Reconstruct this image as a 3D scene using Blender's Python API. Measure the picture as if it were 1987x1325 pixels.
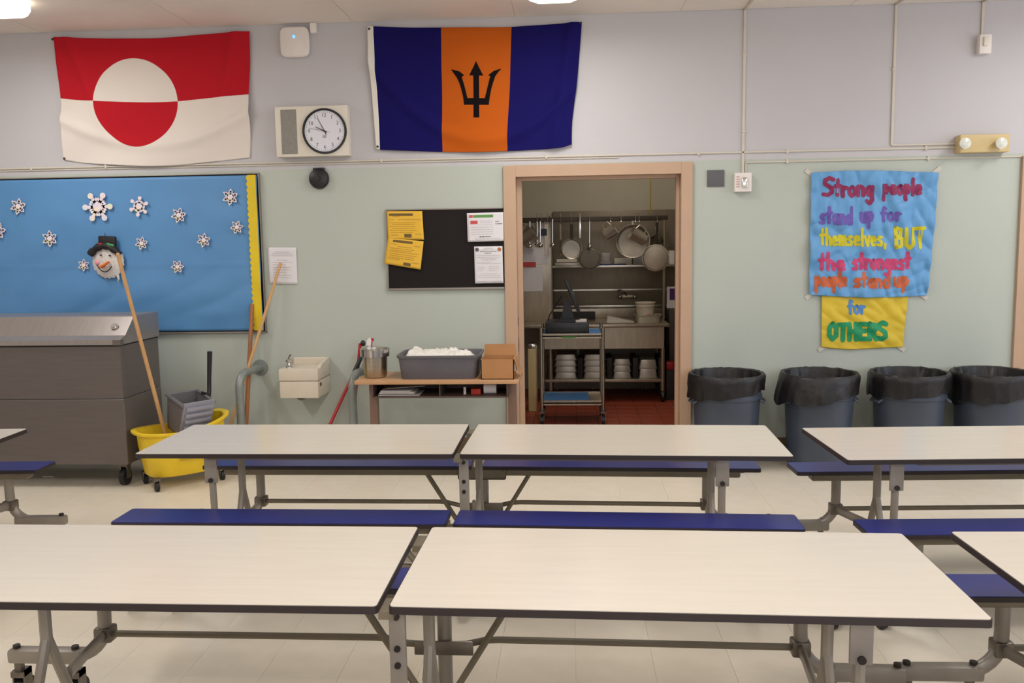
import bpy, bmesh, math, random
from mathutils import Vector, Matrix, noise
random.seed(7)
PI = math.pi
R = math.radians
SC = bpy.context.scene
COL = SC.collection
for o in list(bpy.data.objects):
    bpy.data.objects.remove(o)

# ------------------------------------------------------------------ camera
H = 1.68                       # eye height above the cafeteria floor
F = 1690.0                     # focal length in pixels of a 1987 px wide frame
CX, CY = 993.5, 662.5
YAW, PITCH, ROLL = -0.0676316865, -0.114245700, -0.0160893745
_f = Vector((math.sin(YAW) * math.cos(PITCH), math.cos(YAW) * math.cos(PITCH), math.sin(PITCH)))
_r0 = Vector((math.cos(YAW), -math.sin(YAW), 0))
_u0 = _r0.cross(_f)
_r = math.cos(ROLL) * _r0 + math.sin(ROLL) * _u0
_u = -math.sin(ROLL) * _r0 + math.cos(ROLL) * _u0
EYE = Vector((0, 0, H))
cam_d = bpy.data.cameras.new('camera')
cam_d.sensor_width = 36
cam_d.lens = F / 1987 * 36
cam_d.clip_start = 0.05
cam = bpy.data.objects.new('camera', cam_d)
COL.objects.link(cam)
m3 = Matrix((_r, _u, -_f)).transposed()
cam.matrix_world = Matrix.Translation(EYE) @ m3.to_4x4()
SC.camera = cam

# ------------------------------------------------------------------ world, light, exposure
wd = bpy.data.worlds.new('sky')
SC.world = wd
wd.use_nodes = True
wd.node_tree.nodes['Background'].inputs[0].default_value = (0.75, 0.85, 1.0, 1)
wd.node_tree.nodes['Background'].inputs[1].default_value = 0.5
SC.view_settings.view_transform = 'Standard'
SC.view_settings.look = 'None'
SC.view_settings.gamma = 1
SC.view_settings.use_curve_mapping = False
SC.view_settings.exposure = 0.0

def area(name, loc, rot, sx, sy, power, col, spread=180):
    l = bpy.data.lights.new(name, 'AREA')
    l.shape = 'RECTANGLE'; l.size = sx; l.size_y = sy
    l.energy = power; l.color = col; l.spread = R(spread)
    o = bpy.data.objects.new(name, l)
    o.location = loc; o.rotation_euler = rot
    COL.objects.link(o)
    return o
CEIL = 3.34
WARM = (0.98, 0.98, 0.965)
DAY = (0.80, 0.87, 1.0)
# the light each fluorescent fixture throws down (the lenses themselves are built with the fixtures)
FIXT = [(-3.82, 5.22), (-3.98, 1.6), (-0.09, 5.31), (-0.09, 1.6), (3.8, 5.10), (3.8, 1.6), (-0.09, -1.9), (3.8, -1.9), (-3.98, -1.9)]
for x, y in FIXT:
    area('fixture_light', (x, y, CEIL - 0.125), (0, 0, 0), 0.24, 1.15, 24 if y > 4 else 33, WARM)
# daylight through the right wall windows; the rear lamp is added fill
area('cool_area_light', (6.45, 2.6, 1.9), (0, R(90), 0), 1.7, 6.0, 85, DAY)
area('cool_area_light', (2.5, -4.3, 1.9), (R(90), 0, 0), 5.0, 1.6, 62, DAY)
# kitchen: one dim fluorescent on its ceiling
area('kitchen_light', (0.6, 8.3, 3.2), (0, 0, 0), 0.3, 1.2, 20, (1.0, 0.90, 0.76))

# ------------------------------------------------------------------ pixel -> plane helpers (used once, to measure real positions)
def ray(px, py):
    return _r * ((px - CX) / F) - _u * ((py - CY) / F) + _f
def Y(px, py, y):
    d = ray(px, py); return EYE + d * (y / d.y)
def Z(px, py, z):
    d = ray(px, py); return EYE + d * ((z - H) / d.z)
WY = 6.70
def lerp(a, b, t): return a + (b - a) * t
def wx(px, py): return Y(px, py, WY).x
def wz(px, py): return Y(px, py, WY).z

# ------------------------------------------------------------------ materials
MATS = {}
def lin(c):
    return tuple(((v / 255) / 12.92 if v / 255 <= 0.04045 else (((v / 255) + 0.055) / 1.055) ** 2.4) for v in c)
def mat(name, rgb, rough=0.6, metal=0.0, var=0.06, scale=6.0, bump=0.0, bscale=40.0, spec=0.5, coat=0.0, stretch=None, emit=None, estr=0, alpha=1.0, trans=0.0, sheen=0.0):
    m = bpy.data.materials.new(name); m.use_nodes = True
    nt = m.node_tree; b = nt.nodes['Principled BSDF']
    c = lin(rgb)
    tc = nt.nodes.new('ShaderNodeTexCoord'); mp = nt.nodes.new('ShaderNodeMapping')
    nt.links.new(tc.outputs['Object'], mp.inputs['Vector'])
    if stretch: mp.inputs['Scale'].default_value = stretch
    nz = nt.nodes.new('ShaderNodeTexNoise'); nz.inputs['Scale'].default_value = scale; nz.inputs['Detail'].default_value = 5
    nt.links.new(mp.outputs[0], nz.inputs['Vector'])
    rp = nt.nodes.new('ShaderNodeValToRGB')
    rp.color_ramp.elements[0].position = 0.3; rp.color_ramp.elements[1].position = 0.7
    rp.color_ramp.elements[0].color = (*[max(0, v * (1 - var)) for v in c], 1)
    rp.color_ramp.elements[1].color = (*[min(1, v * (1 + var)) for v in c], 1)
    nt.links.new(nz.outputs['Fac'], rp.inputs['Fac'])
    nt.links.new(rp.outputs['Color'], b.inputs['Base Color'])
    b.inputs['Roughness'].default_value = rough
    b.inputs['Metallic'].default_value = metal
    b.inputs['Specular IOR Level'].default_value = spec
    b.inputs['Coat Weight'].default_value = coat
    b.inputs['Transmission Weight'].default_value = trans
    if sheen: b.inputs['Sheen Weight'].default_value = sheen
    if emit:
        b.inputs['Emission Color'].default_value = (*lin(emit), 1); b.inputs['Emission Strength'].default_value = estr
    if bump:
        n2 = nt.nodes.new('ShaderNodeTexNoise'); n2.inputs['Scale'].default_value = bscale; n2.inputs['Detail'].default_value = 4
        nt.links.new(mp.outputs[0], n2.inputs['Vector'])
        bp = nt.nodes.new('ShaderNodeBump'); bp.inputs['Strength'].default_value = bump; bp.inputs['Distance'].default_value = 0.005
        nt.links.new(n2.outputs['Fac'], bp.inputs['Height']); nt.links.new(bp.outputs[0], b.inputs['Normal'])
    MATS[name] = m
    return m
def ramp_by_z(m, z0, c_low, c_high):
    """a real paint line: two wall paints meeting at height z0"""
    nt = m.node_tree; b = nt.nodes['Principled BSDF']
    old = b.inputs['Base Color'].links[0].from_socket
    tc = nt.nodes.new('ShaderNodeTexCoord'); sp = nt.nodes.new('ShaderNodeSeparateXYZ')
    nt.links.new(tc.outputs['Object'], sp.inputs[0])
    gt = nt.nodes.new('ShaderNodeMath'); gt.operation = 'GREATER_THAN'; gt.inputs[1].default_value = z0
    nt.links.new(sp.outputs['Z'], gt.inputs[0])
    mx = nt.nodes.new('ShaderNodeMix'); mx.data_type = 'RGBA'
    nt.links.new(gt.outputs[0], mx.inputs[0])
    mx.inputs[6].default_value = (*lin(c_low), 1); mx.inputs[7].default_value = (*lin(c_high), 1)
    ml = nt.nodes.new('ShaderNodeMix'); ml.data_type = 'RGBA'; ml.blend_type = 'MULTIPLY'; ml.inputs[0].default_value = 1
    nt.links.new(mx.outputs[2], ml.inputs[6]); nt.links.new(old, ml.inputs[7])
    nt.links.new(ml.outputs[2], b.inputs['Base Color'])

wallpaint = mat('wall_paint', (255, 255, 255), 0.55, var=0.035, scale=1.3, bump=0.12, bscale=60)
ramp_by_z(wallpaint, 2.26, (184, 191, 182), (196, 193, 197))
whitewall = mat('plain_wall_paint', (215, 210, 205), 0.7, var=0.03)
ceilmat = mat('ceiling_paint', (238, 228, 220), 0.8, var=0.04, scale=2.0, bump=0.1)
tile_a = mat('floor_tile', (234, 224, 206), 0.30, var=0.03, scale=9, spec=0.45, bump=0.03, bscale=20)
tile_b = mat('floor_tile_light', (236, 226, 209), 0.29, var=0.03, scale=9, spec=0.45, bump=0.03, bscale=20)
grout = mat('floor_seam', (204, 190, 166), 0.7)
kgrout = mat('kitchen_grout', (70, 40, 30), 0.8)
kfloor = mat('kitchen_quarry_tile', (142, 62, 40), 0.42, var=0.12, scale=12)
kwall = mat('kitchen_wall', (176, 170, 152), 0.7, var=0.03)
peach = mat('peach_enamel', (190, 158, 132), 0.42, var=0.03, scale=4)
basem = mat('baseboard_vinyl', (112, 92, 62), 0.5)
racew = mat('painted_raceway', (208, 200, 186), 0.5, var=0.04)
laminate = mat('cream_laminate', (213, 205, 193), 0.22, var=0.025, scale=3.0, stretch=(1, 14, 1), spec=0.5)
vinyl = mat('black_edge_vinyl', (40, 30, 32), 0.45)
benchblue = mat('blue_bench_laminate', (40, 46, 120), 0.3, var=0.06, scale=8)
framem = mat('grey_powder_coat', (152, 144, 134), 0.4, metal=0.25, var=0.06, scale=15)
framed = mat('taupe_powder_coat', (128, 118, 100), 0.45, metal=0.2, var=0.06, scale=15)
zinc = mat('zinc_bracket', (120, 112, 104), 0.35, metal=0.7, var=0.15, scale=30)
rubber = mat('black_rubber', (26, 25, 27), 0.5)
bolt = mat('dark_bolt', (60, 54, 50), 0.4, metal=0.6)
coolersteel = mat('cooler_grey_steel', (112, 104, 101), 0.42, metal=0.35, var=0.05, scale=4, stretch=(1, 1, 12))
coolerlid = mat('cooler_brushed_lid', (160, 152, 148), 0.3, metal=0.55, var=0.06, scale=6, stretch=(12, 1, 1))
dark = mat('dark_recess', (22, 20, 20), 0.7)
chrome = mat('chrome', (210, 208, 204), 0.15, metal=1.0, var=0.03)
steel = mat('stainless_steel', (190, 184, 172), 0.28, metal=1.0, var=0.08, scale=8, stretch=(1, 1, 6))
ksteel = mat('kitchen_stainless', (172, 160, 142), 0.38, metal=0.8, var=0.1, scale=5, stretch=(5, 1, 1))
alum = mat('dull_aluminium', (186, 178, 164), 0.36, metal=0.55, var=0.1, scale=12)
yplastic = mat('yellow_plastic', (236, 200, 40), 0.42, var=0.05, scale=10)
gplastic = mat('grey_wringer_plastic', (110, 106, 108), 0.5, var=0.1)
lgplastic = mat('light_grey_plastic', (150, 150, 164), 0.45, var=0.08)
cangrey = mat('blue_grey_can_plastic', (66, 74, 88), 0.42, var=0.07, scale=6)
bag = mat('black_liner_film', (22, 19, 21), 0.42, var=0.2, scale=10, bump=0.5, bscale=25)
woodl = mat('pale_wood', (206, 160, 108), 0.5, var=0.12, scale=14, stretch=(6, 6, 1))
woodb = mat('brown_wood', (166, 108, 66), 0.5, var=0.15, scale=14, stretch=(6, 6, 1))
deskwood = mat('desk_maple_laminate', (192, 148, 108), 0.42, var=0.08, scale=7, stretch=(1, 10, 1))
desksteel = mat('brown_desk_legs', (128, 100, 86), 0.4, var=0.05)
pipem = mat('grey_painted_pipe', (138, 144, 140), 0.38, var=0.12, scale=18, metal=0.15)
porc = mat('porcelain', (214, 203, 186), 0.2, var=0.03)
redp = mat('red_enamel', (176, 30, 38), 0.35)
blackp = mat('black_plastic', (26, 26, 32), 0.4)
whitep = mat('white_plastic', (234, 226, 222), 0.4, var=0.02)
greyp = mat('grey_tub_plastic', (98, 96, 102), 0.45, var=0.06)
cardb = mat('cardboard', (178, 128, 82), 0.8, var=0.08, scale=5)
paperw = mat('white_paper', (226, 222, 226), 0.8, var=0.02)
papery = mat('goldenrod_paper', (232, 184, 62), 0.8, var=0.03)
inkg = mat('grey_print', (170, 164, 166), 0.8)
inkd = mat('dark_print', (88, 80, 72), 0.8)
inky = mat('brown_print_on_gold', (186, 142, 52), 0.8)
inkyd = mat('dark_brown_print', (112, 90, 48), 0.8)
green = mat('green_print', (96, 150, 82), 0.8)
redink = mat('red_print', (200, 84, 84), 0.8)
felt = mat('black_felt', (25, 18, 17), 0.95, var=0.1, scale=40)
frameal = mat('aluminium_trim', (150, 142, 136), 0.4, metal=0.5)
bluepaper = mat('blue_bulletin_paper', (88, 142, 194), 0.5, var=0.04, scale=3)
yborder = mat('yellow_scalloped_border', (226, 196, 30), 0.6)
postblue = mat('blue_poster_paper', (98, 158, 210), 0.5, var=0.04, scale=4, spec=0.5)
postyel = mat('yellow_poster_paper', (218, 188, 48), 0.55, var=0.04, scale=4)
tape = mat('masking_tape', (206, 200, 188), 0.6, var=0.05)
clockwhite = mat('clock_face_white', (222, 222, 232), 0.3, var=0.01)
creambox = mat('cream_enamel', (224, 217, 204), 0.4, var=0.02)
beige = mat('beige_enamel', (206, 182, 130), 0.4, var=0.03)
grille = mat('speaker_grille', (140, 136, 130), 0.6, var=0.1, scale=60)
slate = mat('slate_plate', (92, 92, 96), 0.5)
lampglass = mat('lamp_lens', (214, 216, 206), 0.2, var=0.1, scale=30)
led = mat('blue_led', (60, 120, 255), 0.3, emit=(50, 110, 255), estr=6)
lens = mat('fluorescent_lens', (255, 250, 240), 0.4, emit=(255, 244, 226), estr=3.0)
bluemat = mat('blue_shelf_liner', (72, 130, 190), 0.5)
kdark = mat('dark_crate_plastic', (34, 30, 28), 0.6)
bucketw = mat('white_bucket_plastic', (216, 206, 190), 0.45)
yellowrod = mat('yellow_chain', (150, 126, 40), 0.5)
purple = mat('purple_print', (84, 40, 110), 0.7)
cloth_white = mat('white_cloth', (232, 228, 220), 0.9, var=0.03, bump=0.4, bscale=30)
tinsel = mat('white_tinsel', (214, 208, 204), 0.6, var=0.15, scale=60, bump=0.8, bscale=120)
blacktin = mat('black_tinsel', (24, 20, 24), 0.6, bump=0.6, bscale=100)
orange = mat('orange_felt', (246, 128, 50), 0.8)
pink = mat('pink_felt', (236, 160, 176), 0.8)
greenf = mat('green_foil', (40, 140, 70), 0.4)
steelstr = mat('dull_grey_metal', (120, 112, 100), 0.5, metal=0.6)  # even grey metal of the round lid and the drain pipe

def iridescent():
    m = mat('iridescent_film', (220, 215, 225), 0.3, metal=0.0)
    nt = m.node_tree; b = nt.nodes['Principled BSDF']
    tc = nt.nodes.new('ShaderNodeTexCoord'); nz = nt.nodes.new('ShaderNodeTexNoise'); nz.inputs['Scale'].default_value = 16
    nt.links.new(tc.outputs['Object'], nz.inputs['Vector'])
    rp = nt.nodes.new('ShaderNodeValToRGB')
    cs = [(0.30, (180, 228, 228)), (0.42, (232, 226, 240)), (0.52, (240, 222, 232)), (0.62, (245, 230, 205)), (0.72, (215, 238, 220))]
    e = rp.color_ramp.elements
    while len(e) < len(cs): e.new(0.5)
    for k, (p, c) in enumerate(cs): e[k].position = p; e[k].color = (*lin(c), 1)
    nt.links.new(nz.outputs['Fac'], rp.inputs['Fac']); nt.links.new(rp.outputs['Color'], b.inputs['Base Color'])
    return m
irid = iridescent()

def flagmat_split():
    """red and white halves with a counterchanged disc, printed by UV"""
    m = mat('red_white_flag_cloth', (255, 255, 255), 0.85, var=0.0, spec=0.2)
    nt = m.node_tree; b = nt.nodes['Principled BSDF']; N = nt.nodes.new; L = nt.links.new
    tc = N('ShaderNodeTexCoord'); sp = N('ShaderNodeSeparateXYZ'); L(tc.outputs['UV'], sp.inputs[0])
    def M(op, a, b2=None):
        n = N('ShaderNodeMath'); n.operation = op
        for i, v in enumerate((a, b2)):
            if v is None: continue
            if isinstance(v, (int, float)): n.inputs[i].default_value = v
            else: L(v, n.inputs[i])
        return n.outputs[0]
    dx = M('DIVIDE', M('SUBTRACT', sp.outputs[0], 0.400), 0.2185)
    dy = M('DIVIDE', M('SUBTRACT', sp.outputs[1], 0.497), 0.338)
    ins = M('LESS_THAN', M('ADD', M('MULTIPLY', dx, dx), M('MULTIPLY', dy, dy)), 1.0)
    up = M('GREATER_THAN', sp.outputs[1], 0.50)
    x = M('ABSOLUTE', M('SUBTRACT', ins, up))      # 1 -> red
    mx = N('ShaderNodeMix'); mx.data_type = 'RGBA'; L(x, mx.inputs[0])
    mx.inputs[6].default_value = (*lin((226, 216, 208)), 1); mx.inputs[7].default_value = (*lin((184, 24, 38)), 1)
    L(mx.outputs[2], b.inputs['Base Color'])
    return m
def flagmat_tri():
    m = mat('blue_orange_flag_cloth', (255, 255, 255), 0.85, var=0.0, spec=0.15)
    nt = m.node_tree; b = nt.nodes['Principled BSDF']; N = nt.nodes.new; L = nt.links.new
    tc = N('ShaderNodeTexCoord'); sp = N('ShaderNodeSeparateXYZ'); L(tc.outputs['UV'], sp.inputs[0])
    g = N('ShaderNodeMath'); g.operation = 'COMPARE'; g.inputs[1].default_value = 0.4935; g.inputs[2].default_value = 0.1685
    L(sp.outputs[0], g.inputs[0])
    mx = N('ShaderNodeMix'); mx.data_type = 'RGBA'; L(g.outputs[0], mx.inputs[0])
    mx.inputs[6].default_value = (*lin((20, 15, 88)), 1); mx.inputs[7].default_value = (*lin((190, 90, 22)), 1)
    L(mx.outputs[2], b.inputs['Base Color'])
    return m
flag_rw = flagmat_split()
flag_bo = flagmat_tri()

# ------------------------------------------------------------------ scene graph helpers
ROOTM = {}
def tag(o, label=None, cat=None, group=None, kind=None):
    if label: o['label'] = label
    if cat: o['category'] = cat
    if group: o['group'] = group
    if kind: o['kind'] = kind
    return o
def thing(name, label, cat, loc, rz=0, group=None, rx=0):
    o = bpy.data.objects.new(name, None); COL.objects.link(o)
    o.empty_display_size = 0.1
    o.location = loc; o.rotation_euler = (rx, 0, rz)
    ROOTM[o.name] = Matrix.Translation(Vector(loc)) @ Matrix.Rotation(rz, 4, 'Z') @ Matrix.Rotation(rx, 4, 'X')
    return tag(o, label, cat, group)
def wmat(o):
    p = o
    while p.parent: p = p.parent
    return ROOTM.get(p.name, Matrix.Identity(4))
def copy_tree(o, parent=None):
    c = o.copy(); COL.objects.link(c); c.parent = parent
    for ch in [x for x in CH.get(o.name, [])]:
        k = copy_tree(ch, c); CH.setdefault(c.name, []).append(k)
    return c
CH = {}

class MB:
    """collects shapes (world coordinates unless local=True) and links them as ONE mesh object"""
    def __init__(s): s.bm = bmesh.new(); s.mi = 0; s.uv = None
    def _x(s, vs, M):
        for v in vs: v.co = M @ v.co
    def bx(s, x0, x1, y0, y1, z0, z1, bev=0.0, M=None, seg=2):
        g = bmesh.ops.create_cube(s.bm, size=1.0)['verts']
        for v in g:
            v.co = Vector((x0 + (v.co.x + .5) * (x1 - x0), y0 + (v.co.y + .5) * (y1 - y0), z0 + (v.co.z + .5) * (z1 - z0)))
        if bev > 0:
            es = list({e for v in g for e in v.link_edges})
            r = bmesh.ops.bevel(s.bm, geom=es, offset=bev, segments=seg, profile=0.6, affect='EDGES')
            g = list({v for f in r['faces'] for v in f.verts} | {v for v in g if v.is_valid})
        if M: s._x(g, M)
        return s
    def cyl(s, p0, p1, r0, r1=None, n=16, cap=True):
        p0 = Vector(p0); p1 = Vector(p1); r1 = r0 if r1 is None else r1
        d = p1 - p0; q = d.to_track_quat('Z', 'Y').to_matrix().to_4x4(); q.translation = p0
        a = [s.bm.verts.new(q @ Vector((r0 * math.cos(2 * PI * k / n), r0 * math.sin(2 * PI * k / n), 0))) for k in range(n)]
        b = [s.bm.verts.new(q @ Vector((r1 * math.cos(2 * PI * k / n), r1 * math.sin(2 * PI * k / n), d.length))) for k in range(n)]
        for k in range(n): s.bm.faces.new((a[k], a[(k + 1) % n], b[(k + 1) % n], b[k]))
        if cap:
            if r0 > 1e-5: s.bm.faces.new(a[::-1])
            if r1 > 1e-5: s.bm.faces.new(b)
        return s
    def tube(s, pts, r, n=10, sx=1.0, sy=1.0, up=None, closed=False, cap=True):
        pts = [Vector(p) for p in pts]; rings = []
        N = len(pts)
        prev = None
        for i, p in enumerate(pts):
            if closed: t = pts[(i + 1) % N] - pts[i - 1]
            else: t = pts[min(i + 1, N - 1)] - pts[max(i - 1, 0)]
            t.normalize()
            if prev is None:
                ref = Vector(up) if up else (Vector((0, 0, 1)) if abs(t.z) < 0.9 else Vector((0, 1, 0)))
            else: ref = prev
            a = t.cross(ref).normalized(); b = a.cross(t).normalized(); prev = b
            rr = r[i] if isinstance(r, (list, tuple)) else r
            rings.append([s.bm.verts.new(p + (a * math.cos(2 * PI * k / n) * sx + b * math.sin(2 * PI * k / n) * sy) * rr) for k in range(n)])
        for i in range(N if closed else N - 1):
            A = rings[i]; B = rings[(i + 1) % N]
            for k in range(n): s.bm.faces.new((A[k], A[(k + 1) % n], B[(k + 1) % n], B[k]))
        if cap and not closed:
            s.bm.faces.new(rings[0][::-1]); s.bm.faces.new(rings[-1])
        return s
    def lathe(s, prof, c=(0, 0, 0), n=28, M=None, fn=None):
        rings = []
        M = M or Matrix.Translation(Vector(c))
        for j, (r, z) in enumerate(prof):
            if r < 1e-6: rings.append([s.bm.verts.new(M @ Vector((0, 0, z)))]); continue
            ring = []
            for k in range(n):
                a = 2 * PI * k / n; rr, zz = (r, z) if fn is None else fn(r, z, a, j)
                ring.append(s.bm.verts.new(M @ Vector((rr * math.cos(a), rr * math.sin(a), zz))))
            rings.append(ring)
        for A, B in zip(rings, rings[1:]):
            if len(A) == 1 and len(B) == 1: continue
            for k in range(n):
                k2 = (k + 1) % n
                if len(A) == 1: s.bm.faces.new((A[0], B[k2], B[k]))
                elif len(B) == 1: s.bm.faces.new((A[k], A[k2], B[0]))
                else: s.bm.faces.new((A[k], A[k2], B[k2], B[k]))
        return s
    def sphere(s, c, r, sc=(1, 1, 1), n=12):
        g = bmesh.ops.create_uvsphere(s.bm, u_segments=n, v_segments=max(6, n // 2 + 2), radius=r)['verts']
        for v in g: v.co = Vector((v.co.x * sc[0], v.co.y * sc[1], v.co.z * sc[2])) + Vector(c)
        return s
    def prism(s, poly, d):
        """poly: list of 3D points (planar), extruded by vector d"""
        d = Vector(d); a = [s.bm.verts.new(Vector(p)) for p in poly]; b = [s.bm.verts.new(Vector(p) + d) for p in poly]
        n = len(a)
        s.bm.faces.new(a); s.bm.faces.new(b[::-1])
        for k in range(n): s.bm.faces.new((a[k], b[k], b[(k + 1) % n], a[(k + 1) % n]))
        return s
    def quad(s, *p):
        s.bm.faces.new([s.bm.verts.new(Vector(q)) for q in p]); return s
    def grid(s, fn, nu, nv, uv=False):
        V = [[s.bm.verts.new(fn(i / nu, j / nv)) for i in range(nu + 1)] for j in range(nv + 1)]
        lay = s.bm.loops.layers.uv.new('UVMap') if uv else None
        for j in range(nv):
            for i in range(nu):
                f = s.bm.faces.new((V[j][i], V[j][i + 1], V[j + 1][i + 1], V[j + 1][i]))
                if uv:
                    for l, (a, b) in zip(f.loops, ((i, j), (i + 1, j), (i + 1, j + 1), (i, j + 1))): l[lay].uv = (a / nu, b / nv)
        return s
    def build(s, name, m, parent=None, smooth=True, ang=35, local=False, origin=None, normals=True):
        if normals: bmesh.ops.recalc_face_normals(s.bm, faces=s.bm.faces)
        if parent is not None and not local:
            s.bm.transform(wmat(parent).inverted())
        if origin is not None: s.bm.transform(Matrix.Translation(-Vector(origin)))
        me = bpy.data.meshes.new(name); s.bm.to_mesh(me); s.bm.free()
        me.materials.append(m)
        if smooth:
            me.polygons.foreach_set('use_smooth', [True] * len(me.polygons))
            me.set_sharp_from_angle(angle=R(ang))
        o = bpy.data.objects.new(name, me); COL.objects.link(o)
        if parent is not None:
            o.parent = parent; CH.setdefault(parent.name, []).append(o)
        if origin is not None:
            o.location = origin
            ROOTM[o.name] = Matrix.Translation(Vector(origin))
        return o
def arc(c, r, a0, a1, n, plane='xz'):
    out = []
    for k in range(n + 1):
        a = a0 + (a1 - a0) * k / n
        u, v = r * math.cos(a), r * math.sin(a)
        out.append(Vector((c[0] + u, c[1], c[2] + v)) if plane == 'xz' else Vector((c[0], c[1] + u, c[2] + v)) if plane == 'yz' else Vector((c[0] + u, c[1] + v, c[2])))
    return out

# ================================================================== STRUCTURE
XL, XR, YB = -6.5, 6.5, -4.4
# floor of 12 inch tiles: the nearest 300 in view are single parts, the rest one part
fl = MB().bx(XL, XR, YB, WY, -0.05, -0.003).build('floor', grout)
tag(fl, kind='structure'); ROOTM[fl.name] = Matrix.Identity(4)
TS = 0.3085
tme = None
def tile_mesh(name, m):
    b = MB(); b.bx(0.0004, TS - 0.0004, 0.0004, TS - 0.0004, -0.0029, 0, bev=0.0003, seg=1)
    me = bpy.data.meshes.new(name); b.bm.to_mesh(me); b.bm.free(); me.materials.append(m); return me
tms = [tile_mesh('tile', tile_a), tile_mesh('tile', tile_b)]
cand = []
rest = MB()
nx0 = int(math.floor((XL - 0.01) / TS)); nx1 = int(math.ceil((XR - 0.01) / TS))
ny0 = int(math.floor((YB - 3.478) / TS)); ny1 = int(math.ceil((WY - 3.478) / TS))
for i in range(nx0 + 1, nx1 - 1):
    for j in range(ny0 + 1, ny1 - 1):
        x = 0.01 + i * TS; y = 3.478 + j * TS
        c = Vector((x + TS / 2, y + TS / 2, 0)) - EYE
        w = c.dot(_f)
        vis = w > 0.5 and abs(c.dot(_r) / w * F) < 1010 and -690 < c.dot(_u) / w * F
        cand.append((0 if vis else 1, c.length, x, y))
cand.sort()
for k, (v, d, x, y) in enumerate(cand):
    if k < 300 and not v:
        o = bpy.data.objects.new('tile', tms[random.random() < 0.4]); COL.objects.link(o)
        o.parent = fl; o.location = (x, y, 0)
    else:
        rest.bx(x + .0006, x + TS - .0006, y + .0006, y + TS - .0006, -.0029, 0)
ro = rest.build('tile_field', tile_a, fl, smooth=False, normals=False); ro['kind'] = 'stuff'

# ceiling with long painted panels and shallow joints
ce = MB().bx(XL, XR, YB, WY, CEIL + 0.004, CEIL + 0.08).build('ceiling', ceilmat); tag(ce, kind='structure'); ROOTM[ce.name] = Matrix.Identity(4)
px0 = XL
pm = MB().bx(0.0, 1.212, 0, 2.4, 0, 0.004)
pme = bpy.data.meshes.new('ceiling_panel'); pm.bm.to_mesh(pme); pme.materials.append(ceilmat); pm.bm.free()
k = 0
x = XL + 0.02
while x + 1.212 < XR:
    for j in range(4):
        y = WY - 2.405 * (j + 1)
        o = bpy.data.objects.new('ceiling_panel', pme); COL.objects.link(o); o.parent = ce; o.location = (x, y, CEIL)
    x += 1.218

# door opening and walls
DX0, DX1, DZ = -0.405, 0.835, 2.165
WT = 0.16
def struct(name, mb, m):
    o = mb.build(name, m, smooth=False); tag(o, kind='structure'); ROOTM[o.name] = Matrix.Identity(4); return o
struct('wall_back', MB().bx(XL, DX0 - .02, WY, WY + WT, 0, CEIL + .08).bx(DX1 + .02, XR, WY, WY + WT, 0, CEIL + .08).bx(DX0 - .02, DX1 + .02, WY, WY + WT, DZ + .02, CEIL + .08), wallpaint)
struct('wall_left', MB().bx(XL - .15, XL, YB, WY + WT, 0, CEIL + .08), whitewall)
struct('wall_right', MB().bx(XR, XR + .15, YB, WY + WT, 0, 1.0).bx(XR, XR + .15, YB, WY + WT, 2.85, CEIL + .08).bx(XR, XR + .15, YB, -0.5, 1.0, 2.85).bx(XR, XR + .15, 5.7, WY + WT, 1.0, 2.85), whitewall)
struct('wall_rear', MB().bx(XL, 0, YB - .15, YB, 0, CEIL + .08).bx(5, XR, YB - .15, YB, 0, CEIL + .08).bx(0, 5, YB - .15, YB, 0, 1.1).bx(0, 5, YB - .15, YB, 2.7, CEIL + .08), whitewall)
struct('added_window', MB().bx(0, 5, YB - .1, YB - .04, 1.1, 1.16).bx(0, 5, YB - .1, YB - .04, 2.64, 2.7).bx(1.63, 1.7, YB - .1, YB - .04, 1.16, 2.64).bx(3.3, 3.37, YB - .1, YB - .04, 1.16, 2.64), frameal)  # rear window, added to go with the fill lamp in front of it
wn = struct('window_1', MB().bx(XR + .02, XR + .08, -.5, 5.7, 1.0, 1.06).bx(XR + .02, XR + .08, -.5, 5.7, 2.79, 2.85).bx(XR + .02, XR + .08, 1.53, 1.6, 1.06, 2.79).bx(XR + .02, XR + .08, 3.6, 3.67, 1.06, 2.79), frameal)
struct('baseboard_back', MB().bx(-4.9, DX0 - .1, WY - .012, WY, 0, .15, bev=.003).bx(DX1 + .1, 3.28, WY - .012, WY, 0, .15, bev=.003), basem)

# door frame of the kitchen opening
d1 = MB(); z2 = DZ
d1.bx(DX0 - 0.095, DX0, WY - 0.03, WY + WT + .02, 0, DZ + 0.085, bev=.004)
d1.bx(DX1, DX1 + 0.085, WY - 0.03, WY + WT + .02, 0, DZ + 0.085, bev=.004)
d1.bx(DX0, DX1, WY - 0.03, WY + WT + .02, DZ, DZ + 0.085)
d1.bx(DX0, DX0 + .04, WY + .07, WY + .13, 0, DZ, bev=.003).bx(DX1 - .025, DX1, WY + .07, WY + .13, 0, DZ, bev=.003).bx(DX0 + .041, DX1 - .026, WY + .07, WY + .13, DZ - .025, DZ)
d1o = struct('door_1', d1, peach)
for a, b in ((615, 632), (655, 682)):
    zt, zb = Y(1012, a, WY + .02).z, Y(1012, b, WY + .02).z
    k = MB().bx(DX0, DX0 + .004, WY + .01, WY + .05, zb, zt, bev=.001).build('strike_plate', zinc, d1o, smooth=False)
    k['label'] = 'grey metal strike plate'
# right hand door frame at the edge of the picture
xr0 = wx(1981, 320)
struct('door_2', MB().bx(xr0, xr0 + .1, WY - .03, WY + .05, 0, 2.24, bev=.004).bx(xr0 + .1, xr0 + 1.1, WY - .03, WY + .05, 2.15, 2.24).bx(xr0 + 1.1, xr0 + 1.2, WY - .03, WY + .05, 0, 2.24, bev=.004), peach)

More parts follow.
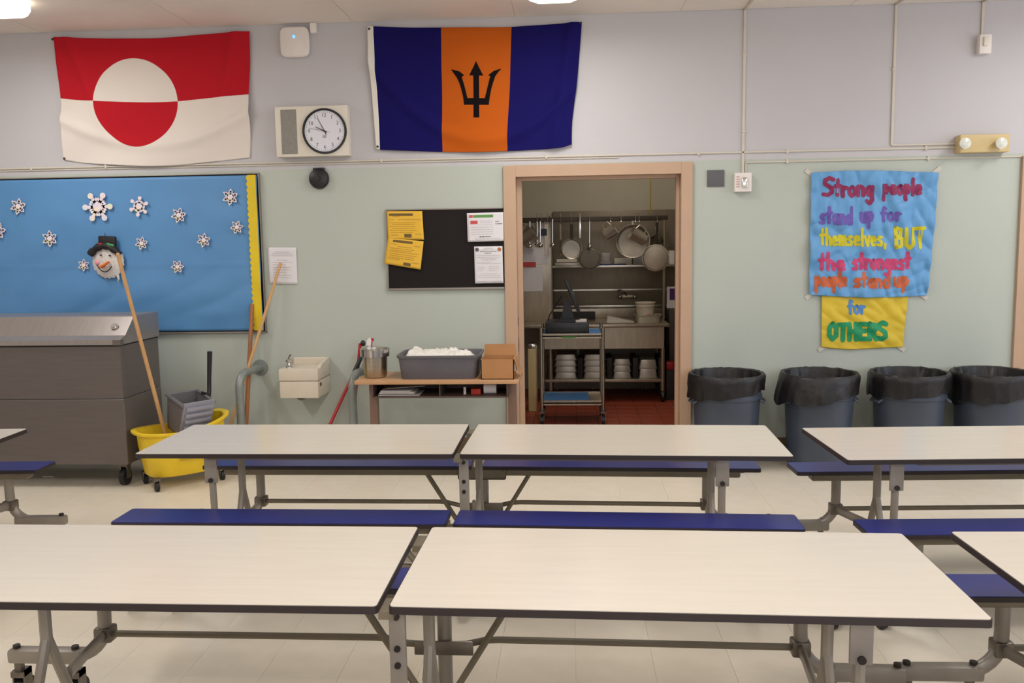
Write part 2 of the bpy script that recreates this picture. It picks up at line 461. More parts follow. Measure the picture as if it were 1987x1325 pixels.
# kitchen shell
KX0, KX1, KY = -1.6, 2.6, 9.85
kf = struct('floor_kitchen', MB().bx(KX0, KX1, WY, KY, -.06, -.004), kgrout)
q = MB().bx(.002, .198, .002, .198, -.004, 0, bev=.001, seg=1); qm = bpy.data.meshes.new('tile'); q.bm.to_mesh(qm); qm.materials.append(kfloor); q.bm.free()
for i in range(13):
    for j in range(14):
        o = bpy.data.objects.new('tile', qm); COL.objects.link(o); o.parent = kf; o.location = (-.95 + i * .2, WY + .22 + j * .2, 0)
rr = MB()
for i in range(20):
    for j in range(16):
        if 3 <= i < 16 and 1 <= j < 15: continue
        rr.bx(-1.55 + i * .2 + .002, -1.55 + i * .2 + .198, WY + .022 + j * .2, min(KY, WY + .018 + .2 + j * .2), -.004, 0)
ro = rr.build('tile_field', kfloor, kf, smooth=False, normals=False); ro['kind'] = 'stuff'
struct('wall_far', MB().bx(KX0 - .1, KX1 + .1, KY, KY + .1, 0, 3.3), kwall)
struct('wall_kitchen_left', MB().bx(KX0 - .1, KX0, WY + WT, KY, 0, 3.3), kwall)
struct('wall_kitchen_right', MB().bx(KX1, KX1 + .1, WY + WT, KY, 0, 3.3), kwall)
struct('ceiling_kitchen', MB().bx(KX0, KX1, WY + WT, KY, 3.25, 3.3), ceilmat)

# ================================================================== MOBILE BENCH TABLES
def rod_curve(p, q_, r, ctr):  # straight, quarter arc, straight handled by callers
    return [p, q_]
def slab(L, D, t, rc=0.02):
    """rounded-corner slab outline"""
    out = []
    for cx_, cy_, a0 in ((L / 2 - rc, D / 2 - rc, 0), (-L / 2 + rc, D / 2 - rc, PI / 2), (-L / 2 + rc, -D / 2 + rc, PI), (L / 2 - rc, -D / 2 + rc, 1.5 * PI)):
        for k in range(5):
            a = a0 + k * PI / 8
            out.append((cx_ + rc * math.cos(a), cy_ + rc * math.sin(a)))
    return out
ZT, ZB = 0.74, 0.50
def bench_table(label, x0, yc, rz, LL, LR, bendL=0, bendR=0, inL=(.29, .375, .33), inR=(.27, .31, .295), halves=(-1, 1), W=0.64, bo=0.475):
    t = thing('folding_bench_table', label, 'table', (x0, yc, 0), rz, group=None)
    M0 = Matrix.Identity(4)
    def put(mb, name, m, A, parent=t, smooth=True, ang=35):
        mb.bm.transform(A)
        return mb.build(name, m, parent, smooth=smooth, ang=ang, local=True)
    for s in halves:
        L = LL if s < 0 else LR
        A = Matrix.Rotation(bendL if s < 0 else bendR, 4, 'Z')
        cx_ = s * (0.018 + L / 2)
        xe = s * (0.018 + L)
        ip, it_, il = inL if s < 0 else inR
        o = slab(L, W, .03, .014); e = MB().prism([(cx_ + a, b, ZT - .002) for a, b in o], (0, 0, -.020))
        o2 = slab(L - .006, W - .006, .03, .012)
        topm = MB().prism([(cx_ + a, b, ZT) for a, b in o2], (0, 0, -.0045))
        to = put(topm, 'tabletop', laminate, A)
        eo = put(e, 'edge_band', vinyl, A, parent=to)
        # table apron rails under the top
        rl = MB()
        for yy in (-.26, .26):
            rl.bx(min(xe - s * .32, s * .04), max(xe - s * .32, s * .04), yy - .012, yy + .012, ZT - .040, ZT - .022)
        put(rl, 'table_rail', framed, A, smooth=False)
        for sb in (-1, 1):
            yb = sb * bo
            o = slab(L - .01, .20, .03, .015)
            bt = put(MB().prism([(cx_ + a, yb + b, ZB) for a, b in slab(L - .016, .194, .03, .013)], (0, 0, -.004)), 'bench', benchblue, A)
            put(MB().prism([(cx_ + a, yb + b, ZB - .003) for a, b in o], (0, 0, -.017)), 'edge_band', vinyl, A, parent=bt)
            xa, xb = s * .02, xe - s * .10
            ap = MB().bx(min(xa, xb), max(xa, xb), yb - .035, yb + .035, ZB - .068, ZB - .019, bev=.006, seg=1)
            put(ap, 'bench_channel', framed, A)
            rv = MB()
            for q_ in (.13, .33, .8, 1.15, L - .22, L - .13):
                rv.cyl((s * q_, yb - .0352, ZB - .040), (s * q_, yb - .039, ZB - .040), .006, n=8)
            put(rv, 'rivets', zinc, A)['kind'] = 'stuff'
            # J-shaped end post with foot
            xp = xe - s * ip
            yf = yb + (.13 if sb < 0 else 0)
            pts = [Vector((xp, yb, ZB - .05)), Vector((xp, yb, .34))]
            rr_ = .125
            for k in range(1, 9):
                a = k / 8 * PI / 2
                pts.append(Vector((xp + s * rr_ * (1 - math.cos(a)), lerp(yb, yf, k / 8), .315 - rr_ * math.sin(a))))
            pts.append(Vector((xe - s * .02, yf, .19)))
            put(MB().tube(pts, .024, n=12), 'bench_post', framem, A)
            fx0, fx1 = xe - s * .20, xe + s * .08
            ft = put(MB().bx(min(fx0, fx1), max(fx0, fx1), yf - .026, yf + .026, .164, .216, bev=.012), 'foot_rail', framem, A)
            for q_ in (.025, .25):
                put(MB().cyl((fx1 - s * q_, yf, .215), (fx1 - s * q_, yf, .228), .013, n=10), 'bolt', bolt, A, parent=ft)
            for q_ in (.03, .24):
                xc = fx1 - s * q_
                w = put(MB().cyl((xc - .015, yf + .02, .048), (xc + .015, yf + .02, .048), .048, n=22), 'caster', rubber, A)
                put(MB().bx(xc - .024, xc - .018, yf - .012, yf + .034, .045, .13).bx(xc + .018, xc + .024, yf - .012, yf + .034, .045, .13).bx(xc - .024, xc + .024, yf - .02, yf + .034, .108, .13).bx(xc - .012, xc + .012, yf - .012, yf + .012, .13, .166), 'caster_fork', zinc, A, parent=w, smooth=False)
            # long torsion rod with its jog at the centre
            put(MB().tube([(xp, yb, .277), (s * .22, yb, .277), (s * .17, yb, .274), (s * .10, yb, .257), (s * .03, yb, .253)], .0125, n=8), 'stretcher_rod', framed, A)
            put(MB().bx(xp - .032, xp + .032, yb - .03, yb + .03, .25, .306, bev=.01), 'rod_bracket', zinc, A)
            # diagonal strut of the bench near the fold
            put(MB().tube([(s * .275, yb - .02, ZB - .055), (s * .035, yb - .02, .05 if sb > 0 else .12)], .013, n=6), 'diagonal_strut', framed, A)
            # link bar from bench post to the centre foot
            put(MB().tube([(xp, yb - sb * .02, .277), (xe - s * it_, sb * .10, .32)], .02, n=8, sx=.6, sy=1.1), 'link_bar', framem, A)
            put(MB().tube([(xe - s * it_, 0, .49), (xe - s * it_, sb * .20, .03)], .016, n=8), 'splayed_foot', framem, A)
        put(MB().tube([(xe - s * it_, 0, ZT - .02), (xe - s * it_, 0, .48)], .018, n=10), 'table_post', framem, A)
        xl = xe - s * il
        lk = put(MB().bx(xl - .03, xl + .03, -.262, -.250, ZT - .155, ZT - .022, bev=.005), 'lock_plate', framem, A)
        put(MB().cyl((xl, -.27, ZT - .140), (xl, -.262, ZT - .140), .011, n=10), 'bolt', bolt, A, parent=lk)
        put(MB().tube([(xl, -.245, ZT - .12), (xl + s * .0, -.23, .10)], .017, n=8), 'lock_tube', framem, A)
    # centre: bench posts, holed flat post, inner tubes and cross brace
    for sb in (-1, 1):
        yb = sb * bo
        put(MB().cyl((.035, yb, ZB - .06), (.035, yb, .0 if sb > 0 else .10), .026, n=14), 'centre_post', framem, M0)
        put(MB().bx(-.07, .14, yb - .034, yb - .026, .229, .281, bev=.004), 'rod_clamp', zinc, M0)
        put(MB().bx(-.1, .16, yb - .040, yb - .035, ZB - .088, ZB - .02, bev=.01), 'hinge_plate', framed, M0)
    hp = put(MB().bx(-.002, .043, -.262, -.246, .06, ZT - .022, bev=.004), 'holed_post', framem, M0)
    for z in (.686, .597, .55):
        put(MB().cyl((.02, -.268, z), (.02, -.262, z), .009, n=10), 'bolt', bolt, M0, parent=hp)
    put(MB().tube([(.062, 0, ZT - .02), (.062, 0, .48)], .018, n=10), 'inner_tube', framem, M0)
    for sb in (-1, 1):
        put(MB().tube([(.062, 0, .49), (.062, sb * .20, .03)], .016, n=8), 'splayed_foot', framem, M0)
        put(MB().tube([(-.018, sb * (bo - .03), .277), (.03, sb * .10, .32)], .02, n=8, sx=.6, sy=1.1), 'link_bar', framem, M0)
    for ya, yz in ((-.30, -.21), (.20, .30)):
        put(MB().bx(-.02, .02, ya, yz, ZT - .045, ZT - .024), 'hinge_bar', framed, M0, smooth=False)
    return t
bench_table('cream topped cafeteria table with blue benches, middle of the row before the doorway', -0.511, 4.11, 0, 1.475, 1.462, 0, R(-1.6))
bench_table('cream topped cafeteria table nearest the camera, with blue benches mostly hidden beyond it', -0.492, 2.47, 0, 1.49, 1.513, 0, R(-1.3))
c_, s_ = math.cos(R(2.5)), math.sin(R(2.5))
bench_table('cream topped cafeteria table with blue benches in front of the right-hand trash cans', 1.148 + 1.485 * c_, 4.005 + 1.485 * s_, R(2.5), 1.465, 1.465, inL=(.235, .255, .235))
c_, s_ = math.cos(R(1.2)), math.sin(R(1.2))
bench_table('cream topped cafeteria table cut off by the lower right edge of the photo', 1.205 + 1.485 * c_, 2.455 + 1.485 * s_, R(1.2), 1.465, 1.465, inL=(.26, .30, .28))
c_, s_ = math.cos(R(2.5)), math.sin(R(2.5))
bench_table('cream topped cafeteria table cut by the left edge in front of the milk cooler', -2.848 - 1.485 * c_, 4.02 - 1.485 * s_, R(2.5), 1.465, 1.465, inR=(.225, .24, .23))

# ================================================================== WALL SHEETS (flags, papers, posters)
def pline(pts, t):
    """point on a polyline of pixels at parameter t by chord length, smoothed"""
    P = [Vector(p) for p in pts]
    if len(P) == 2: return P[0].lerp(P[1], t)
    seg = [(P[i + 1] - P[i]).length for i in range(len(P) - 1)]; T = sum(seg); d = t * T
    for i, l in enumerate(seg):
        if d <= l or i == len(seg) - 1:
            k = max(0, min(1, d / l))
            p0 = P[max(i - 1, 0)]; p1 = P[i]; p2 = P[i + 1]; p3 = P[min(i + 2, len(P) - 1)]
            return 0.5 * ((2 * p1) + (p2 - p0) * k + (2 * p0 - 5 * p1 + 4 * p2 - p3) * k * k + (3 * p1 - p0 - 3 * p2 + p3) * k ** 3)
        d -= l
def coons(top, bot, left, right):
    """edges in pixels; u left->right, v bottom->top"""
    def f(u, v):
        B = pline(bot, u); T = pline(top, u); L = pline(left, v); Rr = pline(right, v)
        c00, c10, c01, c11 = Vector(bot[0]), Vector(bot[-1]), Vector(top[0]), Vector(top[-1])
        return B * (1 - v) + T * v + L * (1 - u) + Rr * u - (c00 * (1 - u) * (1 - v) + c10 * u * (1 - v) + c01 * (1 - u) * v + c11 * u * v)
    return f
def sheet(top, bot, left, right, y, disp, nu, nv, uv=False):
    f = coons(top, bot, left, right)
    def g(u, v):
        p = f(u, v); w = Y(p.x, p.y, y); w.y = y - disp(w.x, w.z); return w
    return MB().grid(g, nu, nv, uv=uv)
def solid(o, t=0.0008):
    m = o.modifiers.new('thickness', 'SOLIDIFY'); m.thickness = t; m.offset = 0
    return o
def on_sheet(px, py, y, disp, off=.002):
    w = Y(px, py, y); w.y = y - disp(w.x, w.z) - off; return w
def ribbon(mb, pts, w, P, step=3.0):
    """flat painted stroke through pixel points pts, width w px, mapped by P; rounded ends and joints"""
    V2 = [Vector(p) for p in pts]
    def disc(c):
        n = 12; mb.bm.faces.new([mb.bm.verts.new(P(c.x + w / 2 * math.cos(2 * PI * k / n), c.y + w / 2 * math.sin(2 * PI * k / n))) for k in range(n)])
    for a, b in zip(V2, V2[1:]):
        d = (b - a)
        if d.length < 1e-6: continue
        nrm = Vector((-d.y, d.x)).normalized() * w / 2; n = max(1, int(d.length / step))
        for k in range(n):
            p = a + d * (k / n); q_ = a + d * ((k + 1) / n)
            mb.bm.faces.new([mb.bm.verts.new(P(*v)) for v in (p - nrm, q_ - nrm, q_ + nrm, p + nrm)])
    for p in V2: disc(p)

# -- red and white flag
def dispA(x, z):
    u = (x + 3.98) / 1.55; v = (z - .72 - 1.68 + .72) / .93
    v = (z - 2.37) / .95
    a = .014 * math.sin((u * 0.9 + (1 - v) * 1.1) * 9) * max(0, min(1, 1 - v + .1))
    d1 = math.exp(-((u - .08 - (1 - v) * .22) / .03) ** 2) * .024 * max(0, v)       # drag fold from the top left pin
    d2 = math.exp(-((1 - u - .05 - (1 - v) * .16) / .035) ** 2) * .028 * max(0, v)
    d3 = math.exp(-((v - .10 - .25 * (2 * u - 1) ** 2) / .05) ** 2) * .020
    return .022 + a + d1 + d2 + d3 + .003 * noise.noise(Vector((x * 4, 0, z * 4)))
topA = [(107, 73), (175, 75.5), (247, 76), (320, 74.5), (387, 69), (440, 65), (486, 62)]
botA = [(125, 310), (160, 316), (211, 319.5), (255, 322), (299, 323), (350, 321), (405, 315), (486, 306)]
fA = thing('wall_flag', 'red and white flag with a two-tone disc, pinned above the blue bulletin board', 'flag', (wx(300, 190), WY, wz(300, 315)))
o = sheet(topA, botA, [(125, 310), (122.5, 250), (120, 194), (113, 130), (107, 73)], [(486, 306), (487.5, 250), (485, 186), (487, 120), (486, 62)], WY, dispA, 110, 70, uv=True).build('flag_cloth', flag_rw, fA, ang=180)
solid(o)
for px, py in ((104, 77), (483.5, 65), (127, 308)):
    MB().sphere(on_sheet(px, py, WY, lambda x, z: .012, .004), .010, (1, .8, 1), 8).build('pin', bolt, fA)
# -- blue and orange flag
def dispB(x, z):
    u = (x + 1.45) / 1.55; v = (z - 2.35) / .95
    a = .006 * math.sin(u * 15 + v * 2)
    d2 = math.exp(-((1 - u - .04 - (1 - v) * .10) / .03) ** 2) * .028 * (.5 + .5 * v)
    d3 = math.exp(-((v - .10 - .5 * (2 * u - 1.05) ** 2) / .06) ** 2) * .024
    d4 = math.exp(-((v - .93) / .03) ** 2) * .006
    return .022 + a + d2 + d3 + d4 + .003 * noise.noise(Vector((x * 4, 5, z * 4)))
topB = [(726, 52.6), (790, 54.5), (856, 55), (925, 54.5), (991, 53.5), (1060, 49.5), (1129, 44)]
botB = [(738.5, 291.5), (800, 293.5), (862, 295.4), (925, 296), (989, 293.5), (1040, 291), (1085, 288), (1109.4, 281)]
leftB = [(738.5, 291.5), (736.5, 235), (733, 175), (728.5, 115), (726, 52.6)]
fB = thing('wall_flag', 'dark blue and orange flag with a black trident, hung above the doorway and black board', 'flag', (wx(925, 190), WY, wz(925, 296)))
o = sheet(topB, botB, leftB, [(1109.4, 281), (1110.5, 235), (1119, 166), (1124, 110), (1129, 44)], WY, dispB, 110, 70, uv=True).build('flag_cloth', flag_bo, fB, ang=180)
solid(o)
hd = sheet([(714, 51.5), (726.3, 52.6)], [(731, 289), (739, 291.5)], [(731, 289), (727, 240), (722, 175), (716, 115), (714, 51.5)], leftB, WY, dispB, 6, 40).build('header_tape', cloth_white, fB, ang=180)
solid(hd); hd['label'] = 'white canvas hoist strip'
for px, py in ((718, 58), (734, 285), (1126, 46.5)):
    w = on_sheet(px, py, WY, dispB, .004)
    MB().sphere(w, .009, (1, .6, 1), 8).build('pin', bolt, fB)
# trident, in zoom pixels of the flag
def trP(cx_, cy_): return on_sheet(700 + cx_ / 4.4155, 30 + cy_ / 4.4155, WY, dispB, .0022)
tr = MB()
def fillpoly(rows):
    """rows: (y, x0, x1) bands"""
    for (ya, a0, a1), (yb, b0, b1) in zip(rows, rows[1:]):
        n = 4
        for k in range(n):
            for i in range(3):
                t0, t1 = k / n, (k + 1) / n; s0, s1 = i / 3, (i + 1) / 3
                def q_(t, s): return trP(lerp(lerp(a0, a1, s), lerp(b0, b1, s), t), lerp(ya, yb, t))
                tr.bm.faces.new([tr.bm.verts.new(v) for v in (q_(t0, s0), q_(t1, s0), q_(t1, s1), q_(t0, s1))])
fillpoly([(398, 990, 992), (440, 972, 1012), (480, 952, 1032), (520, 934, 1053)])
fillpoly([(508, 968, 1016), (600, 969, 1017), (720, 970, 1018), (800, 970, 1018), (878, 970, 1020)])
fillpoly([(713, 915, 1066), (740, 900, 1085), (770, 888, 1100)])
def side(mx):
    fx = (lambda x: x) if mx > 0 else (lambda x: 2 * 991 - x)
    L = [(470, 777, 792), (485, 790, 848), (500, 800, 868), (520, 814, 892), (528, 820, 872), (545, 830, 872), (580, 847, 884), (630, 863, 898), (680, 876, 910), (720, 884, 920), (770, 889, 918)]
    fillpoly([(y, fx(a), fx(b)) for y, a, b in L])
side(1)
fx_r = [(462, 1208, 1192), (480, 1188, 1140), (495, 1176, 1122), (515, 1162, 1094), (526, 1154, 1112), (545, 1148, 1106), (580, 1136, 1098), (630, 1122, 1086), (680, 1112, 1074), (720, 1106, 1064), (770, 1100, 1068)]
fillpoly([(y, b, a) for y, a, b in fx_r])
tro = tr.build('trident_emblem', mat('black_flag_print', (22, 15, 18), 0.9, spec=0.1), fB, smooth=False, normals=False)

# -- blue bulletin board
bb = thing('bulletin_board', 'big blue papered bulletin board with yellow scalloped right border', 'board', (wx(250, 640), WY, wz(250, 644)))
zT, zB = wz(498, 337), wz(519, 643)
xR = wx(510, 490)
xLft = -5.6
def dispC(x, z):
    v = (z - zB) / (zT - zB)
    e = max(0, min(1, min(v, 1 - v) * 8))
    n = noise.noise(Vector((x * 1.1, 3, z * 2.6))) * .013 + noise.noise(Vector((x * 3 + z * 2, 9, z * 5))) * .006 + abs(noise.noise(Vector((x * 2.2 - z * 3, 1, z * 2.5)))) * .030 * (1 - v) ** 1.5
    crease = .004 * math.exp(-((z - wz(300, 516)) / .008) ** 2)
    return .030 + e * (n + .006) + crease
def fC(u, v):
    x = lerp(xLft, xR - .01, u); z = lerp(zB + .012, zT - .012, v)
    return Vector((x, WY - dispC(x, z), z))
solid(MB().grid(fC, 150, 60).build('paper_backing', bluepaper, bb, ang=180))
MB().bx(xLft, xR, WY - .016, WY, zB, zT).build('panel', felt, bb, smooth=False)
fr = MB().bx(xLft, xR + .006, WY - .03, WY, zT - .003, zT + .005, bev=.002).bx(xLft, xR + .006, WY - .03, WY, zB - .008, zB + .004, bev=.002).bx(xR - .002, xR + .006, WY - .03, WY, zB - .006, zT + .004, bev=.002)
fr.build('board_frame', frameal, bb)
sc = []
n = 26
xs = xR - .075
poly = [(xR - .012, zB + .012), (xR - .012, zT - .012), (xs, zT - .012)]
for k in range(n):
    za = zT - .012 - (k / n) * (zT - zB - .024); zb_ = zT - .012 - ((k + 1) / n) * (zT - zB - .024)
    for j in range(1, 5):
        a = j / 5 * PI; poly.append((xs - .012 * math.sin(a), za + (zb_ - za) * j / 5))
    poly.append((xs, zb_))
MB().prism([(x, WY - .052, z) for x, z in poly], (0, .002, 0)).build('scalloped_border', yborder, bb, smooth=False)
# snowflakes, each its own thing
def snowflake(px, py, r_px, rot, label, lobes):
    c = on_sheet(px, py, WY, dispC, .020)
    r = r_px / 252.0
    t = MB()
    for k in range(6):
        a = rot + k * PI / 3; d = Vector((math.cos(a), 0, math.sin(a))); n_ = Vector((-math.sin(a), 0, math.cos(a)))
        def bar(p, q_, w, y=0):
            p = Vector(p); q_ = Vector(q_); dd = (q_ - p).normalized(); nn = Vector((-dd.z, 0, dd.x)) * w / 2
            t.prism([p - nn + Vector((0, y, 0)), q_ - nn + Vector((0, y, 0)), q_ + nn + Vector((0, y, 0)), p + nn + Vector((0, y, 0))], (0, .003, 0))
        y = -.0007 * k
        bar(c + d * r * .0, c + d * r * .88, r * .22, y)
        if lobes:
            t.lathe([(0, 0), (r * .20, .0), (r * .20, .004), (0, .004)], n=10, M=Matrix.Translation(c + d * r * .86 + Vector((0, y, 0))) @ Matrix.Rotation(PI / 2, 4, 'X'))
        else:
            bar(c + d * r * .60 - n_ * r * .22 + d * r * .16, c + d * r * .60 + n_ * r * .02, r * .18, y)
            bar(c + d * r * .60 + n_ * r * .22 + d * r * .16, c + d * r * .60 - n_ * r * .02, r * .18, y)
            t.lathe([(0, 0), (r * .10, .0), (r * .10, .004), (0, .004)], n=6, M=Matrix.Translation(c + d * r * .92 + Vector((0, y, 0))) @ Matrix.Rotation(PI / 2, 4, 'X'))
        for s in (-1, 1):
            bar(c + d * r * .36, c + d * r * .54 + n_ * s * r * .27, r * .16, y)
        d2 = Vector((math.cos(a + PI / 3), 0, math.sin(a + PI / 3)))
        bar(c + d * r * .32, c + d2 * r * .32, r * .16, y)
        t.lathe([(0, 0), (r * .12, .0), (r * .12, .003), (0, .003)], n=8, M=Matrix.Translation(c + d * r * .2 + Vector((0, y, 0))) @ Matrix.Rotation(PI / 2, 4, 'X'))
    t.lathe([(0, 0), (r * .30, .0), (r * .30, .004), (0, .004)], n=12, M=Matrix.Translation(c) @ Matrix.Rotation(PI / 2, 4, 'X'))
    o = t.build('snowflake', irid, origin=c, smooth=False)
    tag(o, label, 'snowflake', 'iridescent snowflakes on the blue bulletin board')
for a in [(44, 401, 16, .3, 'small snowflake at the upper left of the blue board', 0), (5, 448, 17, .1, 'snowflake cut by the left edge of the photo on the blue board', 0),
          (105, 463, 16, .5, 'snowflake left of the snowman hat, below the upper left snowflake', 0), (197, 402, 29, .52 - .5, 'largest snowflake, pinkish with round tips, directly above the snowman', 1),
          (276, 401, 19, .35, 'second largest snowflake, golden, just right of the largest one', 1), (353, 418, 15, .2, 'golden snowflake midway between the largest one and the yellow border', 0),
          (452, 383, 16, .4, 'highest snowflake, near the top of the yellow border', 0), (465, 441, 13, .15, 'pink snowflake closest to the yellow border, under the highest one', 0),
          (401, 466, 14, .3, 'pink snowflake lower left of the one closest to the yellow border', 0), (281, 472, 13, .25, 'pale snowflake immediately right of the snowman hat', 0),
          (170, 514, 12, .45, 'smallest greenish snowflake left of the snowman face', 0), (351, 517, 13, .05, 'lowest pink snowflake, on the paper crease right of the snowman', 0)]:
    snowflake(*a)
# snowman head
c = on_sheet(219, 507, WY, dispC, .03)
sm = thing('snowman_head', 'tinsel snowman head with black top hat hung on the blue board', 'decoration', c)
k = 1 / 252.0
def fuzzy(prof_r, cen, n, dep, sq=(1, 1), amp=.08, seed=0):
    b = MB()
    def fn(r_, z_, a, j):
        q_ = 1 + amp * (noise.noise(Vector((math.cos(a) * 6, math.sin(a) * 6, seed + j * 1.7))) + .6 * math.sin(a * 23 + j * 2)) * (.3 + .7 * (r_ / prof_r))
        return r_ * q_, z_
    M = Matrix.Translation(cen) @ Matrix.Rotation(PI / 2, 4, 'X') @ Matrix.Diagonal((sq[0], sq[1], 1, 1))
    b.lathe([(0, dep), (prof_r * .5, dep * .9), (prof_r * .85, dep * .5), (prof_r, 0), (prof_r * .8, -dep * .2), (0, -dep * .3)], n=n, M=M, fn=fn)
    return b
fuzzy(33 * k, c, 72, .022, (.98, 1.0), .05, 2).build('face', tinsel, sm)
MB().tube([c + Vector((18 * k, -.005, -26 * k)), c + Vector((20 * k, -.006, -35 * k)), c + Vector((17 * k, -.006, -40 * k))], [.012, .008, .002], n=6).build('tinsel_tail', tinsel, sm)
hb = c + Vector((-2 * k, -.022, 22 * k))
pts = [hb + Vector((x * k, 0, (9 - 18 * (x / 31) ** 2 - .05 * x) * k)) for x in range(-31, 32, 5)]
MB().tube(pts, [.027 + .005 * math.sin(i * 2.1) for i in range(len(pts))], n=9).build('hat_brim', blacktin, sm)
MB().bx(-18 * k, 17 * k, -.012, .02, 0, 22 * k, bev=.012, M=Matrix.Translation(c + Vector((2 * k, -.01, 28 * k))) @ Matrix.Rotation(R(3), 4, 'Y')).build('hat_crown', blacktin, sm)
MB().tube([c + Vector((0, -.02, 46 * k)), c + Vector((0, -.02, 56 * k))], .0025, n=5).build('hanging_loop', blacktin, sm)
MB().tube([c + Vector((-9 * k, -.045, -10 * k)), c + Vector((-1 * k, -.05, -6 * k)), c + Vector((8 * k, -.045, 0 * k))], [.027, .019, .015], n=8, sx=1, sy=.5).build('carrot_nose', orange, sm)
pts = [c + Vector((x * k, -.034, (-20 + 14 * ((x + 3) / 16) ** 2 ) * k)) for x in range(-19, 14, 3)]
MB().tube(pts, .004, n=5).build('mouth', blacktin, sm)
MB().sphere(c + Vector((-19 * k, -.022, -1 * k)), 5 * k, (1, .4, 1), 8).build('cheek', pink, sm)
for dx, dz in ((-10, 13), (8, 12)):
    MB().sphere(c + Vector((dx * k, -.03, dz * k)), 2.2 * k, (1.2, .6, .7), 8).build('eye', blacktin, sm)
for dx, dz, a in ((4, 33, .2), (11, 31, -.5)):
    MB().sphere((0, 0, 0), 1, (9 * k, .006, 3.6 * k), 10).build('holly_leaf', greenf, sm, local=True).location = Vector((dx * k, -.036, dz * k))
for dx in (-11, -7):
    MB().sphere(c + Vector((dx * k, -.034, 34 * k)), 3 * k, (1, .7, 1), 8).build('holly_berry', redp, sm)

# -- paper sheets
def paper(label, corners, m, y, name='paper_notice', group=None, curl=.004, cat='paper'):
    tl, tr_, br, bl = corners
    base = y
    def dp(x, z): return .003 + curl * (.5 + .5 * math.sin(x * 17 + z * 11))
    o = sheet([tl, tr_], [bl, br], [bl, tl], [br, tr_], base, dp, 12, 12)
    cpos = Y((tl[0] + br[0]) / 2, (bl[1] + br[1]) / 2, base)
    t = thing(name, label, cat, cpos, group=group)
    solid(o.build('sheet', m, t, ang=180))
    def P(u, v):
        a = Vector(tl).lerp(Vector(tr_), u); b = Vector(bl).lerp(Vector(br), u); p = a.lerp(b, v)
        return on_sheet(p.x, p.y, base, dp, .0014)
    return t, P
def bars(t, P, rects, m, name='print'):
    b = MB()
    for u0, v0, u1, v1 in rects:
        n = 3
        for k in range(n):
            a, c2 = lerp(u0, u1, k / n), lerp(u0, u1, (k + 1) / n)
            b.quad(P(a, v0), P(a, v1), P(c2, v1), P(c2, v0))
    o = b.build(name, m, t, smooth=False, normals=False)
    if name == 'print': o['kind'] = 'stuff'
    return o
def words(rows, seed, h=.012):
    rnd = random.Random(seed); out = []
    for v, u0, u1 in rows:
        u = u0
        while u < u1:
            w = rnd.uniform(.02, .07); out.append((u, v, min(u + w, u1), v + h)); u += w + .012
    return out
# black notice board
bkx0, bkx1 = wx(753, 480), wx(982, 480); bz1, bz0 = wz(860, 406), wz(860, 559)
nb = thing('notice_board', 'black felt notice board with thin metal edge beside the doorway', 'board', ((bkx0 + bkx1) / 2, WY, bz0))
MB().bx(bkx0, DX0 - .1, WY - .018, WY, bz0, bz1).build('panel', felt, nb, smooth=False)
fr = MB().bx(bkx0 - .006, DX0 - .1, WY - .024, WY, bz0 - .012, bz0 + .004, bev=.002).bx(bkx0 - .006, DX0 - .1, WY - .024, WY, bz1 - .004, bz1 + .006, bev=.002).bx(bkx0 - .008, bkx0 + .002, WY - .024, WY, bz0, bz1, bev=.002)
fr.build('board_frame', frameal, nb)
NY = WY - .022
def ct(x, y): return (740 + x / 7.3615, 390 + y / 7.3615)
t, P = paper('upper goldenrod menu calendar on the black notice board', [ct(78, 145), ct(585, 143), ct(610, 552), ct(95, 545)], papery, NY - .004)
bars(t, P, [(.06, .08, .73, .17)], inkyd, 'heading_bar')
bars(t, P, words([(.18, .15, .35), (.29, .08, .2), (.29, .32, .95), (.40, .08, .80), (.46, .15, .75), (.53, .08, .80), (.60, .15, .75), (.67, .08, .8), (.74, .1, .7), (.84, .1, .3), (.80, .77, .95)], 1, .025), inky)
bars(t, P, [(.46, .80, .66, .93)], inkyd, 'stamp_box')
t, P = paper('tilted lower goldenrod menu calendar hanging off the black board corner', [ct(100, 525), ct(605, 575), ct(560, 978), ct(42, 892)], papery, NY - .008, curl=.006)
bars(t, P, [(.15, .05, .70, .14)], inkyd, 'heading_bar')
bars(t, P, words([(.20, .10, .28), (.2, .75, .92), (.27, .3, .7), (.35, .1, .78), (.42, .12, .7), (.48, .08, .9), (.56, .1, .85), (.63, .1, .8), (.70, .1, .8), (.76, .08, .4), (.80, .75, .95)], 2, .025), inky)
bars(t, P, [(.52, .84, .72, .95)], inkyd, 'stamp_box')
t, P = paper('white menu calendar with green and red heading on the black board', [ct(1222, 172), ct(1742, 160), ct(1748, 570), ct(1235, 585)], paperw, NY - .004)
bars(t, P, [(.17, .07, .72, .17)], green, 'heading_bar')
bars(t, P, [(.06, .07, .16, .17), (.09, .27, .29, .39)], redink, 'red_box')
bars(t, P, words([(.28, .35, .7), (.34, .35, .7), (.42, .3, .7), (.5, .1, .72), (.58, .1, .72), (.66, .1, .72), (.74, .1, .72), (.90, .2, .9)], 3, .014), inkg)
bars(t, P, words([(.30, .78, .88), (.38, .78, .96), (.82, .33, .65)], 4, .03), inkd)
t, P = paper('white portrait notice with two round seals, lower right of black board', [ct(1325, 650), ct(1730, 645), ct(1745, 1170), ct(1340, 1178)], paperw, NY - .004)
